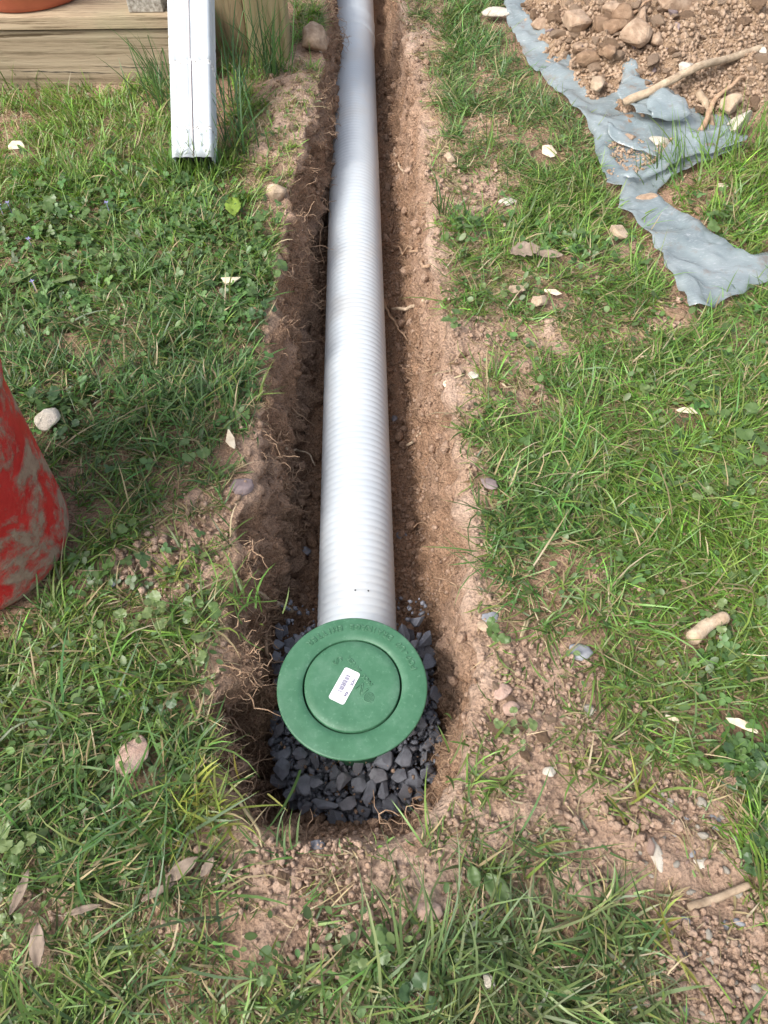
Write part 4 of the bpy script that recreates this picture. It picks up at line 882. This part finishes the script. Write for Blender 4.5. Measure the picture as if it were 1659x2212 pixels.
for u, v in [inpoly(random, [(1290, 310), (1420, 320), (1520, 305), (1440, 350), (1350, 405), (1310, 395)]) for _ in range(900)]:
    p, nrm, d = hit(u, v); s = .002 + .008 * g.random() ** 3; pts.append(p + Vector((0, 0, .016))); ss.append(s)
crumbs('heap_crumbs', np.array(pts), np.array(ss), M['clod'], g)

pts = []; ss = []
for _ in range(5200):
    x, y = g.uniform(-.12, .12), g.uniform(-.125, .20)
    if y > .09 and g.random() < .75: continue
    if not ((x / .112) ** 2 + ((y + .004) / .118) ** 2 < 1 or (abs(x) < .108 and y > 0 and g.random() < .5)): continue
    z = g.uniform(-.182, -.160)
    if bed(x, y) > z + .012: continue
    pts.append((x, y, z)); ss.append(.004 + .009 * g.random() ** 2)
dust_p = [(g.normal(0, .06), g.uniform(-.115, .15)) for _ in range(500)]
dust_p = np.array([(x, y, g.uniform(-.158, -.146)) for x, y in dust_p if (x / .108) ** 2 + (y / .115) ** 2 < 1])
crumbs('fallen_soil', dust_p, .0015 + .006 * g.random(len(dust_p)) ** 4, M['soil'], g, g.uniform(.2, .8, len(dust_p)))
crumbs('slate_fines', np.array(pts), np.array(ss), M['slate'], g)

# ------------------------------------------------------------------ fine rootlets in the trench walls
V_, F_ = [], []; off = 0
def rootlet(p, d0, L, r0, g, droop=.6):
    global off
    k = 8; P = [np.array(p)]; d = np.array(d0, float)
    for i in range(k - 1):
        d = d + g.normal(0, .62, 3); d[2] -= droop * .22; d /= np.linalg.norm(d) + 1e-9; P.append(P[-1] + d * L / (k - 1))
    V, F = tube_arrays(np.array(P), np.linspace(r0, r0 * .35, k), 3); V_.append(V); F_.append(F + off); off += len(V)
n_r = 0
for _ in range(16000):
    if n_r > 4200: break
    y = g.uniform(-.17, 1.9); side = g.random() < .5
    x = (np.interp(y, LIP_Y, LIP_L) + g.uniform(-.004, .062)) if side else (np.interp(y, RIP_Y, RIP_R) - g.uniform(-.004, .068))
    if fbm(np.array(x * 8), np.array(y * 8), 0, 333, 3) < g.uniform(-.7, .5): continue
    h = bv_ground.ray_cast(Vector((x, y, .6)), DOWN)
    if h[0] is None or h[0].z > -.003 or h[0].z < -.20: continue
    nr = h[1]; big = g.random() ** 4
    tang = np.array([g.normal(0, .5), g.normal(0, .9), g.normal(-.3, .8)])
    rootlet(h[0] - nr * .002, np.array(nr) * g.uniform(.15, .8) + tang * .6, g.uniform(.012, .034) * (1 + 1.2 * big), .00055 + .0010 * big, g); n_r += 1
for (u, v, n_, sp) in ((600, 1290, 46, 34), (530, 1560, 60, 40), (560, 1500, 30, 30), (590, 1340, 30, 30), (985, 1600, 40, 40), (970, 1680, 40, 50), (930, 1460, 24, 40), (1000, 1380, 20, 40), (660, 1770, 26, 60), (500, 1640, 30, 36), (880, 1740, 30, 50), (1010, 700 - 420, 20, 40)):
    for _ in range(n_):
        p, nr, d = hit(u + g.normal(0, sp * .5), v + g.normal(0, sp * .5)); rootlet(p, np.array(nr) * .7 + g.normal(0, .6, 3), g.uniform(.014, .036), g.uniform(.0005, .0010), g, .6)
ob = link('rootlets', mesh_np('rootlets', np.concatenate(V_), np.concatenate(F_), None, M['root'])); tag(ob, kind='stuff')

# ------------------------------------------------------------------ grass
# zones: (u, v, ru, rv, blade length, width, lean from vertical, colour, weight)
G_MID, G_LUSH, G_DARK, G_BLUE, G_YEL = (.104, .180, .036), (.132, .232, .036), (.060, .122, .030), (.112, .152, .056), (.235, .265, .055)
ZONES = [(250, 330, 420, 220, .040, .0023, 38, G_LUSH, 1.0), (150, 520, 330, 150, .036, .0022, 45, G_MID, .9), (330, 780, 300, 200, .052, .0025, 52, (.060, .130, .032), 1.0), (200, 1450, 300, 160, .050, .0024, 55, G_MID, .9),  # darkest green beside the bucket has its shade put into the colour
         (200, 1650, 300, 200, .054, .0026, 60, (.085, .150, .040), 1.0), (300, 1800, 240, 120, .064, .0027, 55, G_DARK, .8), (250, 2100, 420, 160, .046, .0025, 60, (.105, .155, .045), .9), (440, 1760, 60, 60, .045, .0022, 50, G_YEL, 1.4),
         (1150, 250, 200, 200, .046, .0021, 60, (.088, .165, .045), 1.0), (1150, 70, 160, 90, .045, .0023, 45, (.075, .16, .04), 1.0), (1250, 480, 260, 120, .050, .0023, 55, G_LUSH, .9), (1500, 430, 200, 110, .055, .0024, 45, G_LUSH, 1.0), (1350, 780, 330, 200, .055, .0022, 66, (.098, .19, .036), 1.1),
         (1500, 1000, 260, 200, .058, .0022, 66, G_LUSH, 1.0), (1200, 1200, 240, 170, .056, .0023, 64, (.075, .15, .036), 1.0), (1500, 1250, 260, 160, .060, .0024, 62, G_LUSH, .9), (1400, 1500, 220, 120, .050, .0023, 60, (.105, .17, .036), .9), (1200, 2050, 240, 150, .056, .0029, 60, G_BLUE, 1.2),
         (1060, 2150, 260, 120, .055, .0028, 58, G_BLUE, 1.1), (820, 2060, 240, 140, .046, .0025, 58, (.090, .155, .040), .9), (1190, 1840, 150, 60, .050, .0024, 60, (.075, .135, .036), 1.0), (1640, 1980, 90, 250, .056, .0026, 50, G_LUSH, 1.0), (90, 2120, 120, 80, .050, .0024, 50, (.14, .22, .045), .9), (1600, 1620, 120, 160, .055, .0024, 55, G_MID, .9)]
def zone_params(u, v):
    W = np.full_like(u, .08); L = np.full_like(u, .048) * .08; D = np.full_like(u, .0024) * .08; A = np.full_like(u, 55.) * .08; C = np.repeat((np.array(G_MID) * .08)[None], len(u), 0)
    for (cu, cv, ru, rv, l_, w_, a_, c_, k_) in ZONES:
        q = k_ * np.exp(-1.3 * (((u - cu) / ru) ** 2 + ((v - cv) / rv) ** 2)); W += q; L += q * l_; D += q * w_; A += q * a_; C += q[:, None] * np.array(c_)[None]
    return L / W, D / W, A / W, C / W[:, None]
SHEET_SD = lambda x, y: poly_sd(x, y, SHEET_XY)
def blades(x, y, z, az, L, Wd, lean, curl, colr, g, K=4):
    n = len(x); s = np.linspace(0, 1, K + 1); V = np.zeros((n, 2 * K + 1, 3)); Cc = np.zeros((n, 2 * K + 1, 3))
    px0, pz0 = np.zeros(n), np.zeros(n); roll = g.normal(0, .5, n); bend = g.normal(0, .35, n)
    for k in range(K + 1):
        t_ = s[k]; a2 = az + bend * t_
        cx2, cy2 = x + np.cos(a2) * px0, y + np.sin(a2) * px0; cz2 = z + pz0
        wd = Wd * (.72 + .9 * t_ - 1.62 * t_ ** 2.2) * .5
        sx_, sy_, sz_ = -np.sin(a2) * np.cos(roll), np.cos(a2) * np.cos(roll), np.sin(roll)
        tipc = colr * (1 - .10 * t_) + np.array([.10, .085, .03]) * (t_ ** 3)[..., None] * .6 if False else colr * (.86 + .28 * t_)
        if k < K:
            for j, sg in ((0, -1), (1, 1)):
                V[:, 2 * k + j] = np.stack([cx2 + sg * wd * sx_, cy2 + sg * wd * sy_, cz2 + sg * wd * sz_], 1); Cc[:, 2 * k + j] = tipc
        else: V[:, 2 * K] = np.stack([cx2, cy2, cz2], 1); Cc[:, 2 * K] = tipc
        th_ = np.clip(lean + curl * t_, 0, 2.1); px0 = px0 + np.sin(th_) * L / K; pz0 = pz0 + np.cos(th_) * L / K
    b = (np.arange(n) * (2 * K + 1))[:, None]
    F4 = np.concatenate([b + np.array([[2 * k, 2 * k + 1, 2 * k + 3, 2 * k + 2]]) for k in range(K - 1)]); F3 = b + np.array([[2 * K - 2, 2 * K - 1, 2 * K]])
    V = V.reshape(-1, 3); lim = np.where(in_trench(V[:, 0], V[:, 1], -.002), -9, lawn_z(V[:, 0], V[:, 1], False) + .0015)
    V[:, 2] = np.maximum(V[:, 2], lim + .004 * g.random(len(V)))
    return V, F4, F3, Cc.reshape(-1, 3)
NB = [0]
def lawn(name, ntuft, nb, dens, seed, Lk=1.0, Wk=1.0, leank=1.0, colf=None, dry=.10, spread=.016, K=4):
    g = np.random.default_rng(seed)
    x = g.uniform(-1.35, 1.35, ntuft); y = g.uniform(-.58, 2.25, ntuft); u, v = plan(x, y)
    vis = (u > -70) & (u < 1730) & (v > -60) & (v < 2290)
    pr = dens(x, y, u, v) * np.where(vis, 1, .30)
    pr *= (poly_sd(x, y, PILE_POLY) < -.012) & (SHEET_SD(x, y) < np.where(poly_sd(x, y, SOD_POLY) > -.02, -.014, -.005)) & ~in_trench(x, y, -.003)
    pr *= ~((y > 1.365) & (x < -.31)) & ~((y > 1.45) & (x < -.13) & (x > -.31)) & (np.hypot(x + .4715, y - .190) > .116)
    pr *= ~((np.abs(x + .2905) < .036) & (y > 1.045) & (y < 1.42))
    ok = g.random(ntuft) < pr; x, y = x[ok], y[ok]
    m = g.poisson(nb, len(x)) + 2; ti = np.repeat(np.arange(len(x)), m); n = len(ti); NB[0] += n
    taz = fbm(x * 5, y * 5, 0, seed, 2) * 4.0 + g.normal(0, .8, len(x)); tl = g.uniform(.75, 1.25, len(x)); tc_ = g.normal(0, 1, len(x))
    bx, by = x[ti] + g.normal(0, spread * .5, n), y[ti] + g.normal(0, spread * .5, n)
    L, D, A, C = zone_params(*plan(bx, by))
    az = np.where(g.random(n) < .60, taz[ti] + g.normal(0, .55, n), g.uniform(0, 6.283, n))
    L = L * .80 * Lk * tl[ti] * np.clip(g.lognormal(-.1, .38, n), .3, 2.0); D = D * 1.06 * Wk * g.uniform(.55, 1.3, n)
    lean = np.radians(np.clip(A * leank * g.uniform(.45, 1.25, n), 5, 86)); curl = g.uniform(.1, 1.15, n)
    k = np.exp(g.normal(.03, .32, n) + .16 * tc_[ti]); C = C * k[:, None] * (1 + g.normal(0, .09, (n, 3)))
    yl = g.random(n); C = np.where((yl < .16)[:, None], C * .55 + np.array(G_YEL) * .5, C)
    C = np.where(((yl > .16) & (yl < .18 + dry))[:, None], np.array([.36, .285, .155]) * g.uniform(.6, 1.25, n)[:, None], C)
    if colf: C = colf(C, g)
    tr = in_trench(bx, by, -.001); z = lawn_z(bx, by, False) - .002
    keep = ~tr
    for kx, ky, kr in KEEP: keep &= (np.hypot(bx - kx, by - ky + kr * .25) > kr * 1.0 + .002)
    bx, by, z, az, L, D, lean, curl, C = (q[keep] for q in (bx, by, z, az, L, D, lean, curl, C))
    print(name, len(bx)); return blades(bx, by, z, az, L, D, lean, curl, np.clip(C, .005, .9), g, K)
def combine(name, parts, mat):
    V, A4, A3, C = [], [], [], []; o_ = 0
    for v, a, b_, c in parts: V.append(v); A4.append(a + o_); A3.append(b_ + o_); C.append(c); o_ += len(v)
    ob = link(name, mesh_np(name, np.concatenate(V), np.concatenate(A4), np.concatenate(A3), mat, True, np.concatenate(C))); tag(ob, kind='stuff'); return ob
def d_main(x, y, u, v):
    n = fbm(x * 8, y * 8, 0, 401, 3); far = np.interp(v, [0, 400, 1000, 2200], [.95, .9, .95, 1.0])
    return np.clip((1 - bare(x, y) * 1.30) * (.62 + .50 * n), 0, 1) * far
def d_sparse(x, y, u, v): b_ = bare(x, y); return np.clip(b_ * (.20 + .38 * fbm(x * 16, y * 16, 0, 405, 2)), 0, .3)
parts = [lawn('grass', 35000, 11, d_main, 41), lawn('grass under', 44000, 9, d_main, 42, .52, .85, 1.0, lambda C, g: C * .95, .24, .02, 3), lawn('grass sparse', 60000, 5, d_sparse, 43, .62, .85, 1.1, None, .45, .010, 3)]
# tall clumps by the downspout and the posts, and single long blades across the lawn
def clump(cx, cy, n, sp, Lm, lean, azm, azs, seed, colr, Wd=.0032):
    g = np.random.default_rng(seed); x = cx + g.normal(0, sp, n); y = cy + g.normal(0, sp, n)
    C = np.array(colr)[None] * np.exp(g.normal(0, .25, n))[:, None] * (1 + g.normal(0, .08, (n, 3)))
    return blades(x, y, lawn_z(x, y, False) - .003, azm + g.normal(0, azs, n), Lm * g.uniform(.45, 1.15, n), Wd * g.uniform(.6, 1.2, n), np.radians(lean) * g.uniform(.1, 1.6, n), g.uniform(.1, .9, n), np.clip(C, .005, .8), g, 5)
LONG = [(388, 384, 60, .012, .085, 20, 1.5, 1.6, (.10, .18, .04)), (420, 384, 60, .014, .085, 20, 1.5, 1.6, G_LUSH), (452, 384, 60, .012, .090, 20, 1.5, 1.6, G_MID), (515, 330, 36, .030, .16, 18, .6, 1.6, (.070, .145, .050)), (505, 230, 26, .022, .20, 16, .4, 1.6, (.070, .150, .055)), (522, 160, 22, .020, .20, 16, 1.2, 2.0, (.065, .14, .05)), (585, 170, 34, .016, .20, 16, 1.4, 1.5, (.060, .135, .035)), (600, 165, 20, .014, .15, 24, .5, 1.5, (.085, .165, .035)), (360, 250, 40, .022, .13, 26, 2.6, .9, (.085, .16, .045)),
        (350, 200, 26, .018, .15, 24, 2.4, .8, (.07, .14, .04)), (40, 190, 40, .03, .085, 22, 1.5, 2, G_LUSH), (440, 362, 20, .014, .075, 22, -1.5, 1.2, (.06, .13, .04)), (1520, 380, 60, .035, .11, 30, 2.2, .7, G_LUSH), (1600, 345, 50, .03, .11, 26, 1.6, 1., G_LUSH), (1440, 400, 40, .02, .10, 32, 2.4, .8, (.095, .18, .04)),
        (1040, 340, 20, .02, .08, 30, 0, 2, G_MID), (960, 470, 16, .008, .09, 22, 1.6, 1.6, (.06, .12, .03)), (1150, 500, 30, .03, .09, 35, .4, 1.2, G_MID), (1010, 900, 12, .015, .12, 62, -.7, .5, G_MID), (1000, 500, 30, .025, .085, 40, 2., 2, G_MID), (200, 1700, 60, .05, .10, 60, .3, .8, (.085, .165, .055)), (330, 1830, 60, .05, .10, 55, .5, 1.2, G_DARK),
        (930, 2080, 40, .02, .11, 40, 1.2, .9, G_BLUE), (1050, 2150, 60, .03, .11, 40, 1.0, 1.5, G_BLUE), (1250, 2060, 60, .04, .085, 55, 2.6, .9, G_BLUE), (1330, 2150, 44, .035, .085, 52, 2.8, 1., (.07, .15, .04)), (320, 2090, 40, .05, .10, 60, .4, 1.5, (.085, .15, .055)), (1430, 2030, 14, .006, .07, 40, 1.5, 3, G_YEL), (1380, 1930 - 200, 18, .01, .06, 50, 0, 3, G_YEL),
        (1300, 1660, 40, .03, .065, 58, 0, 3, (.14, .20, .045)), (1060, 1660, 34, .03, .05, 50, 0, 3, (.12, .17, .04)), (440, 1755, 50, .020, .055, 45, 0, 3, G_YEL), (430, 1225, 26, .014, .05, 48, 0, 3, (.12, .18, .04)), (375, 1245, 18, .006, .045, 50, 0, 3, G_YEL), (540, 1310, 20, .014, .06, 50, 0, 3, G_MID), (1100, 1950 - 20, 20, .02, .05, 50, 0, 3, (.16, .21, .05))]
for i, (u, v, n_, sp, Lm, ln, am, as_, c_) in enumerate(LONG):
    p = at(u, v); parts.append(clump(p.x, p.y, n_, sp, Lm, ln, am, as_, 500 + i, c_))
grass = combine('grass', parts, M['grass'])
# dry clippings and thatch lying flat
def flat_dry(C, g): return np.array([.40, .31, .18])[None] * np.exp(g.normal(-.1, .30, len(C)))[:, None] * (1 + g.normal(0, .05, (len(C), 3)))
def d_dry(x, y, u, v): return np.clip(.28 + .4 * fbm(x * 9, y * 9, 0, 421, 3) + .42 * bare(x, y), 0, .8) * np.where(bare(x, y) > .93, .35, 1)
combine('dry_grass', [lawn('dry_grass', 22000, 6, d_dry, 61, .72, .55, 1.55, flat_dry, 0, .02, 3)], M['grass'])

# ------------------------------------------------------------------ clover and small broad leaves as ground cover
def leaf_cover(name, pts, size, seed, C0, three=True):
    g = np.random.default_rng(seed); n = len(pts); V, F, Cc = [], [], []; o_ = 0
    th = np.linspace(-math.pi, math.pi, 9)[:-1]; shp = np.stack([.52 + .5 * np.cos(th), (.46 if three else .36) * np.sin(th), 0 * th], 1); shp[4, 0] += .10; shp = np.concatenate([[[.55, 0, -.10]], shp])
    fan = np.array([[0, 1 + i, 1 + (i + 1) % 8] for i in range(8)])
    for (x, y, z), s in zip(pts, size):
        hgt = s * g.uniform(.5, 2.4); az = g.uniform(0, 6.28); cc = np.array(C0) * math.exp(g.normal(0, .26)) * (1 + g.normal(0, .07, 3)); tl = g.normal(0, .42, 2)
        lx, ly = x + g.normal(0, s * .6), y + g.normal(0, s * .6)
        for k in range(3 if three else 1):
            a = az + k * 2.1; ca, sa = math.cos(a), math.sin(a); q = shp * s * g.uniform(.85, 1.1)
            X = lx + q[:, 0] * ca - q[:, 1] * sa; Y = ly + q[:, 0] * sa + q[:, 1] * ca; Z = z + hgt + q[:, 2] + (X - lx) * tl[0] + (Y - ly) * tl[1] - (.10 * s * (q[:, 0] / s) ** 2)
            V.append(np.stack([X, Y, Z], 1)); F.append(fan + o_); o_ += 9; kk = np.ones((9, 1)); kk[0] = 1.18; Cc.append(cc[None] * kk)
        P = np.array([[x - .0006, y, z - .002], [x + .0006, y, z - .002], [lx, ly, z + hgt]]); V.append(P); F.append(np.array([[0, 1, 2]]) + o_); o_ += 3; Cc.append(np.repeat(cc[None] * 1.1, 3, 0))
    ob = link(name, mesh_np(name, np.concatenate(V), None, np.concatenate(F), M['grass'], True, np.concatenate(Cc))); tag(ob, kind='stuff'); return ob
def cover_pts(zones, g):
    out = []
    for (u, v, ru, rv, n_) in zones:
        for _ in range(n_):
            p = at(u + g.normal(0, ru * .55), v + g.normal(0, rv * .55)); x, y = p.x, p.y
            if in_trench(np.array(x), np.array(y), -.006) or poly_sd(np.array([x]), np.array([y]), SHEET_XY)[0] > 0 or math.hypot(x + .4715, y - .190) < .12 or (y > 1.36 and x < -.3): continue
            out.append((x, y, float(lawn_z(np.array([x]), np.array([y]), False)[0])))
    return out
g = np.random.default_rng(77)
cp = cover_pts([(250, 520, 260, 130, 620), (120, 480, 160, 80, 260), (430, 470, 120, 90, 200), (450, 640, 140, 80, 260), (120, 620, 140, 70, 180), (540, 590, 60, 120, 120), (330, 860, 240, 110, 170), (60, 690, 70, 60, 60), (120, 900, 60, 40, 40), (300, 380, 260, 60, 130), (430, 360, 60, 30, 40), (550, 760, 40, 140, 60),
                (1250, 530, 180, 60, 120), (1230, 470, 110, 60, 80), (1560, 480, 110, 70, 90), (1620, 1660, 60, 60, 70), (1600, 1600, 60, 60, 40), (1350, 1060, 200, 120, 110), (1550, 860, 120, 160, 90), (1640, 1800, 30, 70, 40), (1560, 1400, 80, 80, 50), (250, 1230, 140, 60, 50), (1000, 520, 40, 40, 12)], g)
leaf_cover('clover', cp, g.uniform(.0050, .0095, len(cp)), 78, (.090, .165, .048))
cp = cover_pts([(1380, 800, 260, 300, 230), (1300, 1200, 300, 220, 160), (1100, 700, 120, 200, 90), (1120, 620, 120, 60, 60), (250, 1450, 280, 220, 240), (150, 1750, 220, 220, 160), (500, 1500, 60, 160, 60), (400, 560, 260, 200, 220), (800, 2080, 260, 120, 90), (1000, 520, 50, 80, 70), (1450, 1500, 160, 100, 60), (640, 300, 90, 60, 40), (560, 260, 40, 60, 40)], g)
leaf_cover('small_broad_leaves', cp, g.uniform(.005, .0115, len(cp)), 79, (.105, .165, .055), False)

# ------------------------------------------------------------------ weeds with round scalloped leaves: each a plant of leaves
def scallop_leaf(seed, mat):
    r_ = random.Random(seed); bm = bmesh.new(); N = 18; rings = []
    c0 = bm.verts.new((.42, 0, -.10))
    for fr, zz in ((.5, -.05), (1.0, .0)):
        ring_ = []
        for i in range(N):
            a = -math.pi + 2 * math.pi * (i + .5) / N
            rr_ = .52 * fr * (1 + (.09 if i % 2 else -.07) * (fr > .9)) * (1 - .42 * max(0, math.cos(a - math.pi)) ** 6)
            ring_.append(bm.verts.new((.46 + rr_ * math.cos(a), rr_ * 1.06 * math.sin(a), zz + .06 * math.sin(3 * a + seed) * fr + r_.uniform(-.02, .02) - .10 * (fr * math.cos(a)) ** 2)))
        rings.append(ring_)
    for i in range(N):
        bm.faces.new((c0, rings[0][i], rings[0][(i + 1) % N])); bm.faces.new((rings[0][i], rings[1][i], rings[1][(i + 1) % N], rings[0][(i + 1) % N]))
    a_, b_ = bm.verts.new((.06, -.025, -.05)), bm.verts.new((.06, .025, -.05)); s0, s1 = bm.verts.new((-.75, -.03, -.55)), bm.verts.new((-.75, .03, -.55)); bm.faces.new((s0, a_, b_, s1))
    ob = bm_obj('leaf', bm, M[mat], None, True); me = ob.data; bpy.data.objects.remove(ob); return me
LV = {k: [scallop_leaf(s, k) for s in range(3)] for k in ('weed', 'weed_pale', 'weed_dark')}
def weed(u, v, n, spx, lpx, kind, label, group=None, seed=0):
    p, nr, d = hit(u, v); q = mpp(p); r_ = random.Random(int(u * 3 + v) + seed); root = empty('weed_plant', p); tag(root, label, 'weed', group)
    for i in range(n):
        a = r_.uniform(0, 6.28); rad = spx * q * math.sqrt(r_.random()) * .8; s = lpx * q * r_.uniform(.50, 1.0)
        lf = link('leaf', r_.choice(LV[kind]), root); lf.location = (rad * math.cos(a), rad * math.sin(a), s * .4 + .012 + r_.uniform(0, .016)); lf.scale = (s, s, s); lf.rotation_euler = (r_.gauss(0, .25), r_.gauss(.05, .25), a + r_.gauss(0, .6))
WE = [(1570, 935, 9, 46, 34, 'weed', 'big round-leaved weed at the right edge of the lawn, halfway up'), (1625, 1000, 7, 34, 30, 'weed', 'dense round-leaved weed touching the right edge of the picture'), (1500, 1085, 6, 34, 28, 'weed_pale', 'pale scallop-leaved weed in the right lawn left of the dense one'), (1590, 1055, 7, 36, 26, 'weed', 'scallop-leaved weed below the big round-leaved one at right'),
      (1380, 850, 6, 30, 24, 'weed_pale', 'light green weed cluster in the centre of the right lawn'), (1108, 1590, 12, 52, 20, 'weed_pale', 'round-leaved weed trailing over the bare patch right of the emitter'), (1080, 1380, 7, 26, 24, 'weed', 'small dark weed under the dry stalk beside the flat light grey stone'), (1500, 1345 + 320, 4, 22, 24, 'weed', 'seedling weed alone on the soil right of the yellow tufts'),
      (1545, 1355, 7, 40, 22, 'weed_pale', 'weed leaves around the thick cut root on the right lawn'), (1600, 1290, 6, 40, 26, 'weed', 'weed with wide leaves above the thick cut root at the right'), (440, 1340, 6, 34, 26, 'weed', 'weed with scalloped leaves left of the emitter hole'), (345, 1345, 9, 34, 26, 'weed_pale', 'yellow-green round-leaved weed below the bare left patch'), (280, 1370, 6, 34, 24, 'weed_pale', 'yellowish weed leaves left of the yellow-green one'),
      (395, 1255, 4, 22, 24, 'weed', 'weed leaf cluster in the middle of the bare left patch'), (300, 1160, 5, 30, 24, 'weed', 'pale weed beside the clods on the left bare patch'), (420, 1430, 5, 30, 26, 'weed_pale', 'broad pale weed leaf group left of the emitter'), (345, 1520, 6, 46, 22, 'weed_dark', 'darker weed leaves above the large pinkish slab'), (330, 1590, 5, 30, 22, 'weed_pale', 'pale weed just above the large pinkish slab'),
      (60, 1800, 10, 50, 32, 'weed_pale', 'frilly pale green weed near the left edge, low in the picture'), (30, 1890, 7, 44, 28, 'weed', 'weed at the left edge under the frilly pale green one'), (40, 2010, 6, 36, 28, 'weed_pale', 'pale weed at the left edge near the dead leaves'), (810, 2060, 5, 26, 42, 'weed', 'large crinkled weed leaf in the bottom grass below the hole'), (770, 2110, 4, 22, 30, 'weed_pale', 'yellow-green weed next to the large crinkled leaf'),
      (560, 2110, 4, 30, 22, 'weed', 'small weed in the bottom grass left of the crinkled leaf'), (905, 2150, 4, 26, 40, 'weed_dark', 'dull dark weed at the bottom edge in the middle'), (1625, 1860, 6, 34, 24, 'weed_dark', 'dark weed on the soil at the right edge, low in the picture'), (1590, 1660, 9, 40, 26, 'weed_dark', 'dark clover-like weed below the long wood splinter'),
      (235, 590, 8, 46, 24, 'weed', 'weed patch in the clover at upper left'), (215, 500, 8, 40, 26, 'weed', 'bright weed group in the clover left of the lime leaf'), (90, 460, 8, 50, 26, 'weed', 'weed group among clover at the upper left edge'), (590, 520, 7, 40, 24, 'weed', 'weed on the left lip of the trench below the tan block'), (575, 600, 7, 36, 26, 'weed', 'weed overhanging the left lip beside the white flaky chip'),
      (560, 690, 7, 36, 24, 'weed_dark', 'dark weed on the left lip below the white flaky chip'), (408, 372, 9, 34, 30, 'weed', 'broad leaves growing in front of the downspout mouth'), (386, 366, 4, 14, 26, 'weed_pale', 'yellowed leaf poking up at the left corner of the downspout mouth'), (1010, 505, 8, 46, 22, 'weed', 'bright round-leaved weed on the right lip below the upper bare patch'), (1060, 660, 5, 30, 20, 'weed_pale', 'pale weed left of the tan clods beside the trench'),
      (980, 705, 6, 24, 20, 'weed', 'tiny weed on the right trench lip by the dusty bare ledge'), (1230, 520, 5, 34, 20, 'weed', 'weed in the right lawn left of the square tan stone'), (1560, 500, 7, 44, 26, 'weed', 'weed with wide leaves in the turf right of the plastic'), (110, 905 - 40, 6, 36, 26, 'weed_dark', 'dark weed just above the rounded pale stone by the bucket'), (150, 935, 3, 14, 26, 'weed_dark', 'dark leaf pair at the right side of the rounded pale stone'), (415, 965 + 30, 5, 36, 26, 'weed', 'weed leaves in the shaded grass above the wood sliver')]
for i, q in enumerate(WE): weed(*q, seed=i)
# small violet flowers in the clover
for i, (u, v) in enumerate(((75, 548), (30, 470), (83, 640), (12, 475), (240, 470))):
    p, nr, d = hit(u, v); bm = bmesh.new()
    for k in range(4):
        a = k * math.pi / 2 + i; vv_ = [bm.verts.new(q) for q in ((0, 0, 0), (.003 * math.cos(a - .5), .003 * math.sin(a - .5), .001), (.005 * math.cos(a), .005 * math.sin(a), .0012), (.003 * math.cos(a + .5), .003 * math.sin(a + .5), .001))]; bm.faces.new(vv_)
    bmesh.ops.translate(bm, verts=bm.verts, vec=(0, 0, .030)); st_ = [bm.verts.new(q) for q in ((-.0005, 0, 0), (.0005, 0, 0), (.0005, 0, .030), (-.0005, 0, .030))]; bm.faces.new(st_)
    if 'violet' not in M: M['violet'] = leaf_mat('violet_petal', False, (.34, .32, .60), .3)
    ob = bm_obj('violet_flower', bm, M['violet'], None); ob.location = p; tag(ob, 'tiny pale violet flower in the clover at the upper left', 'flower', 'violet flowers in the clover')

print('TRIS', sum(sum(len(p.vertices) - 2 for p in me.polygons) for me in bpy.data.meshes if me.users), 'BLADES', NB[0], 'GRAVEL', cnt)
